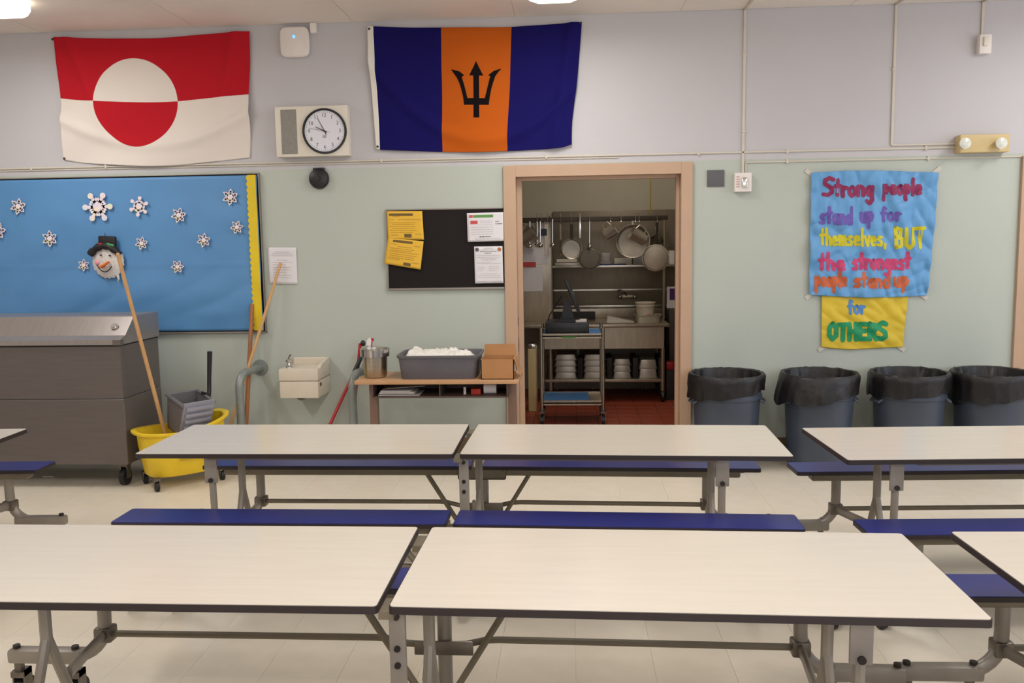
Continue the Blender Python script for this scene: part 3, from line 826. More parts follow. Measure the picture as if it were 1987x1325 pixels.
bars(t, P, words([(.04, .35, .65), (.07, .3, .7), (.125, .2, .8), (.24, .08, .92), (.29, .08, .92), (.33, .2, .8), (.36, .25, .75), (.42, .08, .6), (.46, .08, .95), (.55, .1, .35), (.55, .5, .85), (.6, .1, .35), (.6, .5, .85), (.65, .1, .3), (.65, .5, .8), (.74, .2, .8), (.79, .1, .9), (.84, .1, .9), (.94, .08, .4), (.94, .6, .9)], 5, .010), inkg)
bars(t, P, words([(.125, .2, .8), (.175, .38, .6)], 6, .016), inkd)
for u, m in ((.10, slate), (.89, woodb)):
    b = MB(); cc = Vector((u, .08))
    b.bm.faces.new([b.bm.verts.new(P(u + .07 * math.cos(a * PI / 8), .085 + .055 * math.sin(a * PI / 8))) for a in range(16)])
    b.build('seal', m, t, smooth=False, normals=False)
t, P = paper('white notice taped on the green wall right of the blue board', [(520, 480), (575, 480), (578, 552), (524, 550)], paperw, WY - .001)
bars(t, P, words([(.12, .25, .75), (.17, .15, .85), (.22, .1, .9), (.34, .3, .7), (.40, .15, .85), (.47, .15, .6), (.54, .15, .8), (.61, .15, .8), (.68, .15, .6), (.75, .15, .8), (.82, .15, .8)], 8, .012), inkg)

# -- hand-lettered poster, two sheets
def ct7(x, y): return (1560 + x / 3.581, 320 + y / 3.581)
def dispP(x, z):
    n = abs(noise.noise(Vector((x * 9 + z * 3, 2, z * 3.5)))) * .038 + noise.noise(Vector((x * 22, 7, z * 11))) * .010 + abs(noise.noise(Vector((x * 5 - z * 7, 5, z * 6)))) * .020
    return .016 + n
def dispQ(x, z):
    return .010 + abs(noise.noise(Vector((x * 6 + z * 7, 12, z * 6)))) * .022 + noise.noise(Vector((x * 18, 7, z * 16))) * .004
pb = thing('lettered_poster', 'large crumpled blue paper poster with painted words STRONG PEOPLE', 'poster', (wx(1690, 575), WY, wz(1690, 575)))
top = [ct7(45, 55), ct7(300, 42), ct7(560, 42), ct7(925, 55)]; bot = [ct7(30, 900), ct7(300, 916), ct7(560, 918), ct7(845, 905)]
o = sheet(top, bot, [bot[0], ct7(35, 500), top[0]], [bot[-1], ct7(890, 500), top[-1]], WY, dispP, 120, 120).build('sheet', postblue, pb, ang=180); solid(o)
py_ = thing('lettered_poster', 'small crumpled yellow paper poster reading for OTHERS below the blue one', 'poster', (wx(1675, 676), WY, wz(1675, 676)))
top = [ct7(118, 905), ct7(722, 905)]; bot = [ct7(118, 1265), ct7(300, 1280), ct7(500, 1272), ct7(685, 1262)]
o = sheet(top, bot, [bot[0], top[0]], [bot[-1], ct7(700, 1080), top[-1]], WY, dispQ, 80, 50).build('sheet', postyel, py_, ang=180); solid(o)
G = {  # stroke letters: x 0..1 across, y 0 baseline, 1 = x-height, up positive
 'S': [[(.95, 1.75), (.55, 1.95), (.12, 1.7), (.12, 1.3), (.5, 1.05), (.85, .8), (.85, .35), (.45, .05), (.0, .15)]],
 't': [[(.5, 1.75), (.45, .1)], [(.05, 1.1), (.95, 1.15)]],
 'r': [[(.15, 1.0), (.2, 0)], [(.2, .6), (.5, .95), (.85, .9)]],
 'o': [[(.5, 1), (.15, .8), (.1, .3), (.45, 0), (.85, .25), (.88, .75), (.5, 1)]],
 'n': [[(.12, 1), (.15, 0)], [(.15, .65), (.5, 1), (.82, .8), (.85, 0)]],
 'g': [[(.82, .95), (.4, 1), (.1, .6), (.35, .15), (.8, .4)], [(.85, 1), (.82, -.45), (.5, -.8), (.12, -.55)]],
 'p': [[(.15, 1), (.18, -.7)], [(.18, .85), (.55, 1), (.85, .65), (.6, .15), (.2, .15)]],
 'e': [[(.12, .5), (.85, .55), (.7, .95), (.3, .95), (.1, .5), (.3, .05), (.85, .12)]],
 'l': [[(.5, 1.85), (.5, 0)]],
 's': [[(.85, .92), (.4, 1), (.15, .72), (.75, .4), (.7, .05), (.1, .08)]],
 'a': [[(.85, 1), (.35, .95), (.1, .5), (.35, .05), (.8, .3)], [(.85, 1), (.9, 0)]],
 'd': [[(.82, .8), (.35, .95), (.1, .45), (.4, .0), (.82, .2)], [(.88, 1.85), (.88, 0)]],
 'u': [[(.12, 1), (.15, .2), (.5, 0), (.82, .25)], [(.85, 1), (.88, 0)]],
 'f': [[(.85, 1.6), (.5, 1.75), (.38, 1.4), (.4, 0)], [(.05, 1.0), (.85, 1.05)]],
 'h': [[(.15, 1.8), (.18, 0)], [(.18, .6), (.5, .95), (.82, .7), (.85, 0)]],
 'm': [[(.08, 1), (.1, 0)], [(.1, .7), (.3, 1), (.48, .7), (.5, 0)], [(.5, .7), (.72, 1), (.9, .7), (.92, 0)]],
 'v': [[(.1, 1), (.5, 0), (.9, 1)]],
 ',': [[(.5, .15), (.3, -.3)]],
 'B': [[(.12, 1.8), (.15, 0)], [(.12, 1.8), (.7, 1.65), (.65, 1.05), (.15, .95)], [(.15, .95), (.85, .8), (.75, .1), (.15, 0)]],
 'U': [[(.1, 1.8), (.15, .3), (.5, 0), (.85, .35), (.9, 1.8)]],
 'T': [[(.0, 1.75), (1, 1.8)], [(.55, 1.75), (.5, 0)]],
 'O': [[(.5, 1.8), (.1, 1.4), (.05, .5), (.45, 0), (.9, .4), (.92, 1.3), (.5, 1.8)]],
 'H': [[(.1, 1.8), (.12, 0)], [(.88, 1.8), (.9, 0)], [(.1, .95), (.9, .95)]],
 'E': [[(.9, 1.75), (.12, 1.75), (.15, .05), (.92, .05)], [(.12, .95), (.8, .95)]],
 'R': [[(.12, 1.8), (.15, 0)], [(.12, 1.8), (.85, 1.6), (.75, 1.05), (.15, .9)], [(.4, .9), (.92, 0)]],
}
def lettering(parent, disp, text, x0, x1, yb, xh, w, m, name='lettering', slope=0):
    mb = MB(); n = len(text)
    wts = [1.35 if ch in 'SmBUTOHER' else .55 if ch in 'l,' else .8 if ch in 'tfr' else 1 for ch in text]
    T = sum(wts); x = x0; i = 0
    rnd = random.Random(text)
    for ch, wt in zip(text, wts):
        cw = (x1 - x0) * wt / T
        jy = rnd.uniform(-.06, .06) * xh; i += 1
        for st in G[ch]:
            # letters drawn a little narrower than their cell; jitter like paint-marker writing
            pts = [ct7(x + (.08 + .84 * a) * cw, yb + jy + slope * (x - x0) - b * xh) for a, b in st]
            ribbon(mb, pts, w * 1.28 / 3.581, lambda px, py, _i=[0]: on_sheet(px, py, WY, disp, .0030), step=1.6)
        x += cw
    o = mb.build(name, m, parent, smooth=False, normals=False)
    return o
cr = mat('crimson_marker', (138, 34, 84), 0.6); pu = mat('violet_marker', (104, 84, 172), 0.6); ye = mat('yellow_marker', (204, 194, 30), 0.6)
pk = mat('pink_marker', (196, 62, 112), 0.6); orr = mat('orange_marker', (198, 98, 56), 0.6); bl = mat('blue_marker', (76, 132, 190), 0.6); gr = mat('green_marker', (22, 146, 92), 0.6)
for a in [('Strong', 122, 478, 215, 62, 22, cr), ('people', 535, 812, 205, 58, 20, cr), ('stand', 98, 332, 408, 62, 18, pu), ('up', 382, 474, 395, 62, 18, pu), ('for', 528, 662, 388, 52, 17, pu),
          ('themselves,', 104, 566, 558, 62, 16, ye), ('BUT', 615, 832, 575, 74, 20, ye), ('the', 92, 280, 728, 62, 20, pk), ('strongest', 325, 732, 722, 62, 19, pk),
          ('people', 70, 290, 842, 58, 18, orr), ('stand', 332, 592, 846, 54, 18, orr), ('up', 612, 718, 840, 58, 18, orr)]:
    lettering(pb, dispP, *a)
lettering(py_, dispQ, 'for', 300, 425, 1030, 50, 17, bl)
lettering(py_, dispQ, 'OTHERS', 163, 575, 1212, 60, 26, gr)
for (x, y, a, par) in ((45, 60, 35, pb), (915, 45, -40, pb), (45, 900, -40, pb), (820, 905, 35, pb), (135, 1265, -35, py_), (665, 1265, 35, py_)):
    p = ct7(x, y); w = on_sheet(p[0], p[1], WY, lambda x, z: .0, .036)
    w.y = WY - .006
    b = MB().bx(-.045, .045, -.0006, .0006, -.016, .016, M=Matrix.Translation(w) @ Matrix.Rotation(R(a), 4, 'Y'))
    b.build('tape', tape, par, smooth=False)

# ================================================================== WALL FIXTURES
# raceways
def race(pts, w=.014, d=.012, name='raceway', label=''):
    b = MB()
    t = thing(name, label, 'conduit', pts[0])
    for k, (a, c2) in enumerate(zip(pts, pts[1:])):
        a = Vector(a); c2 = Vector(c2)
        x0, x1 = sorted((a.x, c2.x)); y0, y1 = sorted((a.y, c2.y)); z0, z1 = sorted((a.z, c2.z))
        h = w / 2
        if abs(z1 - z0) > .02 and abs(y1 - y0) < .02: b.bx(a.x - h, a.x + h, WY - d, WY, z0, z1, bev=.003, seg=1)
        elif abs(y1 - y0) > .02: b.bx(a.x - h, a.x + h, y0, y1, CEIL - d, CEIL, bev=.003, seg=1)
        else: b.bx(x0, x1, WY - d, WY, a.z - h, a.z + h, bev=.003, seg=1)
    b.build('channel', racew, t)
    cl = MB()
    return t
def clips(t, pts, horiz=True):
    for x, z in pts:
        if horiz: MB().bx(x - .008, x + .008, WY - .017, WY, z - .016, z + .016, bev=.002, seg=1).build('clip', racew, t, smooth=False)
        else: MB().bx(x - .016, x + .016, WY - .017, WY, z - .008, z + .008, bev=.002, seg=1).build('clip', racew, t, smooth=False)
zc = 2.312
xem = wx(1852, 283)
t = race([(-5.6, WY, zc), (xem, WY, zc)], label='thin horizontal raceway running the width of the wall under the flags')
t.location = t.location
clips(t, [(wx(p, 300), zc) for p in (60, 205, 740, 1060, 1355, 1527, 1795)])
t2 = race([(-5.6, WY, zc - .018), (wx(1200, 300), WY, zc - .018)], w=.010, d=.009, label='lower of the two parallel raceways left of the doorway')
zl = 2.237
xs_ = wx(1441, 335)
t = race([(xs_ + .02, WY, zl), (xr0 + .02, WY, zl)], w=.012, label='lower horizontal raceway from the strobe box to the right door frame')
clips(t, [(wx(p, 310), zl) for p in (1527, 1800)])
t = race([(xs_, WY, wz(1440, 336)), (xs_, WY, CEIL), (xs_, 3.2, CEIL)], w=.020, label='vertical raceway from ceiling down to the white strobe box')
clips(t, [(xs_, wz(1443, 107)), (xs_, wz(1440, 255))], False)
t = race([(xs_ + .022, WY, wz(1440, 336)), (xs_ + .022, WY, zl)], w=.010, label='short raceway stub joining the strobe box')
xc2 = wx(1734, 150)
t = race([(xc2, WY, wz(1732, 282)), (xc2, WY, CEIL), (xc2, 3.2, CEIL)], w=.020, label='vertical raceway left of the twin emergency light')
clips(t, [(xc2, wz(1735, 135))], False)
race([(xc2, WY, wz(1732, 282)), (xem, WY, wz(1732, 282))], w=.014, label='short horizontal raceway into the twin emergency light')
xc3 = wx(1906, 40)
race([(xc3, WY, wz(1906, 72)), (xc3, WY, CEIL), (xc3, 4.5, CEIL)], w=.020, label='short vertical raceway above the small white box at upper right')
# small white box upper right
t = thing('junction_box', 'small white wall box under a short raceway at upper right', 'box', (wx(1905, 88), WY, wz(1905, 106)))
xa, xb = wx(1894, 88), wx(1917, 88); za, zb = wz(1905, 107), wz(1905, 70)
MB().bx(xa, xb, WY - .06, WY, za, zb, bev=.005).build('housing', whitep, t)
MB().bx(xa + .022, xa + .052, WY - .075, WY - .06, za + .05, zb - .02, bev=.004).build('cover', creambox, t)
# emergency light
t = thing('emergency_light', 'beige twin-head emergency light on the right part of the wall', 'light', (wx(1900, 280), WY, wz(1900, 298)))
xa, xb = wx(1852, 280), wx(1948, 280); za, zb = wz(1900, 298), wz(1900, 263)
MB().bx(xa, xb, WY - .09, WY, za, zb, bev=.010, seg=3).build('housing', beige, t)
for px in (1868, 1938):
    c = Y(px, 279, WY - .1)
    hd_ = MB().cyl(c + Vector((0, .02, 0)), c + Vector((0, -.045, 0)), .022, .040, n=22).build('lamp_head', creambox, t)
    MB().lathe([(0, .008), (.02, .006), (.037, 0)], n=20, M=Matrix.Translation(c + Vector((0, -.0452, 0))) @ Matrix.Rotation(PI / 2, 4, 'X')).build('lens', lampglass, hd_)
# strobe box
t = thing('strobe_alarm', 'white fire alarm strobe box right of the doorway', 'alarm', (wx(1440, 355), WY, wz(1440, 374)))
xa, xb = wx(1423, 355), wx(1456, 355); za, zb = wz(1440, 373), wz(1440, 336)
MB().bx(xa, xb, WY - .055, WY, za, zb, bev=.008, seg=3).build('housing', whitep, t)
MB().bx(xa + .05, xb - .035, WY - .075, WY - .055, za + .03, zb - .035, bev=.008).build('strobe_lens', chrome, t)
b = MB()
for k in range(5): b.bx(xa + .012, xa + .034, WY - .0565, WY - .055, za + .035 + k * .018, za + .043 + k * .018)
b.build('red_lettering', mat('faint_red_print', (206, 160, 158), .6), t, smooth=False)
# grey plate
xa, xb = wx(1372, 346), wx(1405, 346); za, zb = wz(1388, 362), wz(1388, 330)
t = MB().bx(xa, xb, WY - .012, WY, za, zb, bev=.003).build('blank_plate', slate, origin=((xa + xb) / 2, WY, za)); tag(t, 'square slate grey blank plate between doorway and strobe box', 'plate')
# access point + sensor
c = Y(574, 83, WY); 
t = thing('wireless_access_point', 'rounded square white wireless unit with blue light near ceiling', 'router', (c.x, WY, wz(574, 112)))
hw = .113
b = MB(); rg = []
for s_, yy in ((.93, -.006), (.97, -.010), (1.0, -.022), (1.0, -.030), (.97, -.040), (.90, -.046)):
    rg.append([b.bm.verts.new((c.x + a_ * s_, WY + yy, c.z + b2 * s_)) for a_, b2 in [(hw * math.copysign(abs(math.cos(q2)) ** .4, math.cos(q2)), hw * math.copysign(abs(math.sin(q2)) ** .4, math.sin(q2))) for q2 in [2 * PI * (i_ + .5) / 56 for i_ in range(56)]]])
for A_, B_ in zip(rg, rg[1:]):
    for i_ in range(56): b.bm.faces.new((A_[i_], A_[(i_ + 1) % 56], B_[(i_ + 1) % 56], B_[i_]))
b.bm.faces.new(rg[0]); b.bm.faces.new(rg[-1])
b.build('housing', whitep, t)
MB().bx(c.x - .07, c.x + .07, WY - .008, WY, c.z - .07, c.z + .07).build('mount', creambox, t, smooth=False)
w = Y(570, 71, WY - .046); MB().sphere(w, .010, (1, .5, 1), 12).build('status_light', led, t)
xa, xb = wx(604, 56), wx(616, 56); za, zb = wz(610, 66), wz(610, 46)
t = MB().bx(xa, xb, WY - .04, WY, za, zb, bev=.005).build('data_jack_box', whitep, origin=((xa + xb) / 2, WY, za)); tag(t, 'tiny white jack box at the upper right of the wireless unit', 'box')
# clock + speaker panel
xa, xb = wx(542, 255), wx(681, 255); za, zb = wz(612, 305.5), wz(612, 209)
t = thing('clock_speaker_panel', 'white wall panel with grey speaker grille and round clock', 'clock', ((xa + xb) / 2, WY, za))
MB().bx(xa, xb, WY - .09, WY, za, zb, bev=.006).build('housing', creambox, t)
ga, gb = wx(553, 255), wx(583, 255)
MB().bx(ga, gb, WY - .093, WY - .088, za + .02, zb - .022, bev=.002).build('speaker_grille', grille, t)
cc = Y(630, 254.5, WY - .095)
clk = MB().lathe([(.0, .0), (.140, .0), (.152, .004), (.160, .016), (.168, .016), (.170, .0), (.165, -.006)], n=56, M=Matrix.Translation(cc) @ Matrix.Rotation(PI / 2, 4, 'X')).build('clock_rim', blackp, t)
fc = MB().cyl(cc + Vector((0, -.0005, 0)), cc + Vector((0, -.006, 0)), .152, n=56).build('clock_face', clockwhite, t)
def text_mesh(s, size, loc, m, parent, name, rot=None):
    cu = bpy.data.curves.new(name, 'FONT'); cu.body = s; cu.size = size; cu.align_x = 'CENTER'; cu.align_y = 'CENTER'; cu.resolution_u = 3; cu.extrude = .0003
    tmp = bpy.data.objects.new('tmp_text', cu); COL.objects.link(tmp)
    me = bpy.data.meshes.new_from_object(tmp.evaluated_get(bpy.context.evaluated_depsgraph_get()))
    bpy.data.objects.remove(tmp)
    M = Matrix.Translation(Vector(loc)) @ (rot or Matrix.Rotation(PI / 2, 4, 'X'))
    me.transform(wmat(parent).inverted() @ M)
    me.materials.clear(); me.materials.append(m)
    o = bpy.data.objects.new(name, me); COL.objects.link(o); o.parent = parent; CH.setdefault(parent.name, []).append(o)
    return o
fy = cc.y - .0066
for h_ in range(1, 13):
    a = PI / 2 - h_ * PI / 6
    text_mesh(str(h_), .038, (cc.x + .118 * math.cos(a), fy, cc.z + .118 * math.sin(a)), inkd, fc, 'numeral')
b = MB()
for k in range(60):
    a = k * PI / 30; l = .008 if k % 5 else .013; d = Vector((math.cos(a), 0, math.sin(a))); n_ = Vector((-d.z, 0, d.x)) * .0012
    p = Vector((cc.x, fy, cc.z)) + d * .147; q_ = p - d * l; b.prism([p - n_, q_ - n_, q_ + n_, p + n_], (0, .0008, 0))
b.build('minute_marks', inkd, fc, smooth=False)
def hand(deg, l, w, back, m, off, name):
    a = R(90 - deg); d = Vector((math.cos(a), 0, math.sin(a))); n_ = Vector((-d.z, 0, d.x)); c0 = Vector((cc.x, fy - off, cc.z))
    MB().prism([c0 - d * back - n_ * w, c0 + d * l - n_ * w * .5, c0 + d * l + n_ * w * .5, c0 - d * back + n_ * w], (0, .001, 0)).build(name, m, t, smooth=False)
hand(-27, .105, .003, .03, blackp, .004, 'minute_hand')
hand(-64, .075, .0042, .02, blackp, .006, 'hour_hand')
hand(101, .045, .0012, .12, inkd, .008, 'second_hand')
MB().cyl((cc.x, fy - .009, cc.z), (cc.x, fy, cc.z), .006, n=12).build('hub', blackp, t)
MB().bx(cc.x - .016, cc.x + .012, fy - .0004, fy + .001, cc.z - .05, cc.z - .03, bev=.0003, seg=1).build('maker_mark', inkg, t, smooth=False)
# black bell
c = Y(620.5, 347, WY)
t = thing('alarm_bell', 'round black alarm bell under the clock panel', 'bell', (c.x, WY, c.z - .08))
MB().lathe([(0, .062), (.018, .062), (.02, .056), (.045, .054), (.068, .044), (.077, .028), (.079, .018), (.074, .018)], n=36, M=Matrix.Translation(c) @ Matrix.Rotation(PI / 2, 4, 'X')).build('gong', blackp, t)
MB().cyl(c, c + Vector((0, -.03, 0)), .045, n=20).bx(c.x - .045, c.x + .045, WY - .03, WY, c.z + .05, c.z + .083, bev=.006).build('mount', blackp, t)

# ================================================================== CEILING LIGHTS
for k, (x, y) in enumerate(FIXT):
    lab = {0: 'bright fluorescent ceiling light at the upper left corner', 2: 'fluorescent ceiling light at the top edge above the striped blue flag'}.get(k, None)
    if k == 0: x0_, ye_ = x, y
    if k > 5: pass
    t = thing('ceiling_light', lab or ('fluorescent ceiling light beyond the photo, ' + ['', 'behind the left one', '', 'behind the middle one', 'far right', 'right over the tables', 'behind the camera', 'rear right corner', 'rear left corner'][k]), 'light', (x, y, CEIL), group='fluorescent ceiling lights')
    w = .20
    L = .62
    # curved wrap-around lens: profile in x-z, extruded in y
    pr = [(-w, -.02), (-w, -.05), (-w + .03, -.082), (-w + .07, -.095), (w - .07, -.095), (w - .03, -.082), (w, -.05), (w, -.02)]
    MB().prism([(x + a, y - L, CEIL + b) for a, b in pr], (0, 2 * L, 0)).build('lens', lens, t)
    MB().bx(x - w * .8, x + w * .8, y - L, y + L, CEIL - .03, CEIL - .0).build('housing', whitep, t, smooth=False)
    for e in (-1, 1):
        b = MB(); rg = []
        for d_, s_, h_2 in ((0, 1, 1), (.05, .95, .98), (.10, .80, .93), (.13, .60, .85)):
            rg.append([b.bm.verts.new((x + a * s_, y + e * (L + d_), CEIL + c2 * h_2)) for a, c2 in pr])
        for A_, B_ in zip(rg, rg[1:]):
            for i_ in range(8): b.bm.faces.new((A_[i_], A_[(i_ + 1) % 8], B_[(i_ + 1) % 8], B_[i_]))
        b.bm.faces.new(rg[-1])
        b.build('lens_end', lens, t, smooth=False)

# ================================================================== MILK COOLER
CY_, CX0, CX1 = 5.78, -4.62, -3.108
zf, zs, zt, yb = 1.045, 1.045, 1.20, 6.34
t = thing('milk_cooler', 'grey steel milk cooler on black casters in front of the blue board', 'cooler', ((CX0 + CX1) / 2, 6.05, 0))
zlo = .167
prof = [(CY_, zlo), (CY_, 1.02), (CY_ + .25, 1.02 + .12), (yb, 1.14), (yb, zlo)]
MB().prism([(CX0, y, z) for y, z in [(CY_ + .004, zlo + .47), (CY_ + .004, 1.012), (yb, 1.012), (yb, zlo + .47)]], (CX1 - CX0, 0, 0)).build('body_upper', coolersteel, t, smooth=False)
MB().bx(CX0, CX1 + .004, CY_, yb, zlo, zlo + .466, bev=.004, seg=1).build('body_lower', coolersteel, t, smooth=False)
lo = MB().prism([(CX0 - .01, y, z) for y, z in [(CY_ - .016, 1.016), (CY_ - .016, 1.05), (CY_ + .06, 1.075), (CY_ + .19, zt - .006), (CY_ + .20, zt), (yb, zt), (yb, 1.016)]], (CX1 - CX0 + .024, 0, 0)).build('lid', coolerlid, t, smooth=False)
MB().bx(CX0, CX1 + .002, CY_ - .002, yb - .002, 1.004, 1.018).build('gasket', dark, t, smooth=False)
p = Vector((Y(218, 633, 5.86).x, 0, 0))
Mx = Matrix.Translation(Vector((p.x, CY_ + .108, 1.126))) @ Matrix.Rotation(R(-48), 4, 'X')
MB().cyl((0, 0, 0), (0, 0, .012), .026, n=22).cyl((0, 0, .012), (0, 0, .018), .016, n=18).build('lid_lock', chrome, t, local=True)
lk = CH[t.name][-1]; lk.matrix_local = wmat(t).inverted() @ Matrix.Translation(Vector((p.x, CY_ + .115, 1.128))) @ Matrix.Rotation(R(44), 4, 'X')
MB().bx(-.045, .045, -.006, .006, 0, .01, bev=.003).build('lid_latch', chrome, t, local=True)
lk2 = CH[t.name][-1]; lk2.matrix_local = lk.matrix_local.copy()
MB().bx(CX1 - .04, CX1 + .016, CY_ - .018, CY_ + .03, 1.012, 1.05, bev=.003).build('lid_corner_cap', coolersteel, t, smooth=False)
for x, y in ((CX1 - .07, CY_ + .09), (CX0 + .1, CY_ + .09), (CX1 - .07, yb - .09), (CX0 + .1, yb - .09)):
    w = MB().cyl((x - .018, y, .062), (x + .018, y, .062), .062, n=24).build('caster', rubber, t)
    MB().bx(x - .028, x - .021, y - .02, y + .03, .05, .15).bx(x + .021, x + .028, y - .02, y + .03, .05, .15).bx(x - .03, x + .03, y - .03, y + .04, .14, zlo).build('caster_fork', zinc, w, smooth=False)

# ================================================================== MOP BUCKET, MOP
bx_, by_ = -2.785, 5.95
brz = R(42)
t = thing('mop_bucket', 'yellow wheeled mop bucket between the milk cooler and the table', 'bucket', (bx_, by_, 0), brz)
L2, W2 = .318, .195
def oval(L, W, n=40, p=2.7):
    out = []
    for k in range(n):
        a = 2 * PI * k / n; c_, s_ = math.cos(a), math.sin(a)
        out.append((L * math.copysign(abs(c_) ** (2 / p), c_), W * math.copysign(abs(s_) ** (2 / p), s_)))
    return out
def loft(levels, n=40):
    """levels: (L, W, z) ovals, z may be function of x"""
    b = MB(); rings = []
    for L, W, z in levels:
        rings.append([b.bm.verts.new((x, y, z(x) if callable(z) else z)) for x, y in oval(L, W, n)])
    for A, B in zip(rings, rings[1:]):
        for k in range(n): b.bm.faces.new((A[k], A[(k + 1) % n], B[(k + 1) % n], B[k]))
    b.bm.faces.new(rings[0]); 
    b.bm.faces.new(rings[-1])
    return b
zr = lambda x: .405 + .07 * max(0, x / L2) + .01 * (x / L2) ** 2
zr2 = lambda x: zr(x) - .02
zr3 = lambda x: zr(x) - .005
loft([(L2 - .08, W2 - .05, .085), (L2 - .06, W2 - .04, .10), (L2 - .028, W2 - .022, .30), (L2 - .02, W2 - .015, zr2), (L2 + .012, W2 + .014, zr2), (L2 + .014, W2 + .016, zr3), (L2 + .006, W2 + .008, zr), (L2 - .024, W2 - .019, zr3), (L2 - .035, W2 - .03, .28), (L2 - .08, W2 - .055, .13)]).build('tub', yplastic, t, local=True, ang=50)
MB().bx(-.07, .07, -W2 + .012, -W2 + .016, .2, .26, bev=.001).build('warning_print', mat('bucket_print', (196, 160, 40), .5), t, local=True)
for sx, sy in ((-1, -1), (1, -1), (-1, 1), (1, 1)):
    x, y = sx * (L2 - .09), sy * (W2 - .06)
    w = MB().cyl((x - .012, y, .034), (x + .012, y, .034), .034, n=18).build('caster', rubber, t, local=True)
    MB().bx(x - .02, x - .014, y - .01, y + .02, .03, .09).bx(x + .014, x + .02, y - .01, y + .02, .03, .09).bx(x - .022, x + .022, y - .02, y + .02, .078, .09).build('caster_fork', zinc, w, local=True, smooth=False)
# wringer sits in the bucket's far end
wp = Matrix.Translation(Vector((bx_, by_, 0))) @ Matrix.Rotation(brz, 4, 'Z')
wrg = thing('mop_wringer', 'grey plastic mop wringer with black lever sitting in the yellow bucket', 'wringer', wp @ Vector((.12, 0, .38)), 0)
wr = MB()
Aw = Matrix.Translation(Vector((-2.765, 6.02, .37))) @ Matrix.Rotation(R(-38), 4, 'Z') @ Matrix.Rotation(R(14), 4, 'Y')
# open box: four walls
bw, bd, bh = .115, .115, .24
wr.prism([(-bw * .72, -bd, 0), (bw * .72, -bd, 0), (bw, -bd, bh), (-bw, -bd, bh)], (0, .012, 0))
wr.prism([(-bw * .72, bd, 0), (bw * .72, bd, 0), (bw, bd, bh), (-bw, bd, bh)], (0, -.012, 0))
wr.prism([(-bw * .72, -bd, 0), (-bw, -bd, bh), (-bw, bd, bh), (-bw * .72, bd, 0)], (.012, 0, 0))
wr.bx(-bw * .7, bw * .7, -bd, bd, 0, .012)
wr.bx(-bw - .01, bw + .01, -bd - .012, -bd + .012, bh - .012, bh + .008, bev=.004).bx(-bw - .01, bw + .01, bd - .012, bd + .012, bh - .012, bh + .008, bev=.004).bx(-bw - .012, -bw + .012, -bd, bd, bh - .012, bh + .008, bev=.004)
wr.bm.transform(Aw); wr.build('basket', gplastic, wrg)
sp = MB().prism([(bw * .72, -bd, .0), (bw + .004, -bd, bh + .02), (bw + .004, bd, bh + .02), (bw * .72, bd, .0)], (.014, 0, 0))
for k in range(4):
    z = .05 + k * .05; xx = bw * .72 + (bw * .28) * z / bh
    sp.bx(xx + .012, xx + .034, -bd + .015, bd - .015, z, z + .028, bev=.005)
sp.bm.transform(Aw); sp.build('press_plate', lgplastic, wrg)
hd0 = Y(404, 757, 6.13); hd1 = Y(407, 682, 6.13)
MB().tube([Y(394, 800, 6.05), Y(398, 790, 6.08), Y(404, 780, 6.1), Y(406, 760, 6.13), Y(406, 735, 6.13), hd1], [.014, .014, .015, .015, .015, .018], n=10).build('lever', blackp, wrg)
MB().tube([Y(392, 762, 6.06), Y(406, 766, 6.12)], .012, n=8).build('lever_link', blackp, wrg)
# mop
p1 = Y(229, 494, 5.70); p0 = Y(320, 840, 5.93)
t = thing('wet_mop', 'wooden mop handle leaning from the yellow bucket up past the cooler', 'mop', p0)
dr = (p1 - p0).normalized()
MB().tube([p0 - dr * .05, p0.lerp(p1, .5), p1], [.0145, .0135, .0125], n=12).sphere(p1, .0128, n=10).build('handle', woodl, t)
mh = MB()
for k in range(26):
    a = k * 2.4; r_ = .02 + .045 * ((k * 7) % 10) / 10
    b0 = p0 - dr * .04; mh.tube([b0, b0 + Vector((r_ * math.cos(a), r_ * math.sin(a) * .8, -.06)), b0 + Vector((1.5 * r_ * math.cos(a + .4), 1.3 * r_ * math.sin(a + .4), -.19))], .007, n=5)
mh.build('mop_strands', cloth_white, t)
# ---- sticks by the pipe
def stick(label, a, b, r, m, name='broom_handle', tip=None):
    t = thing(name, label, 'handle', b)
    MB().tube([b, Vector(a).lerp(Vector(b), .5), a], [r * 1.05, r, r * .92], n=12).build('handle', m, t)
    return t
p1 = Y(545, 510, WY - .03); p0m = Y(450, 815, 6.42); d_ = (p0m - p1); p0 = p1 + d_ * ((p1.z - .10) / (-d_.z))
t = stick('pale wooden broom handle leaning against the wall notice behind the pipe', p1, p0, .0125, woodl)
MB().bx(p0.x - .16, p0.x + .16, p0.y - .03, p0.y + .03, .0, .10, bev=.012).build('broom_head', woodb, t)
p1 = Y(489.5, 590, WY - .05); p0m = Y(478, 815, 6.50); d_ = (p0m - p1); p0 = p1 + d_ * ((p1.z - .03) / (-d_.z))
t = stick('shorter brown wooden handle leaning beside the yellow border', p1, p0, .0165, woodb)
MB().cyl(p0 + Vector((0, 0, -.03)), p0 + Vector((0, 0, .02)), .02, n=10).build('ferrule', zinc, t)
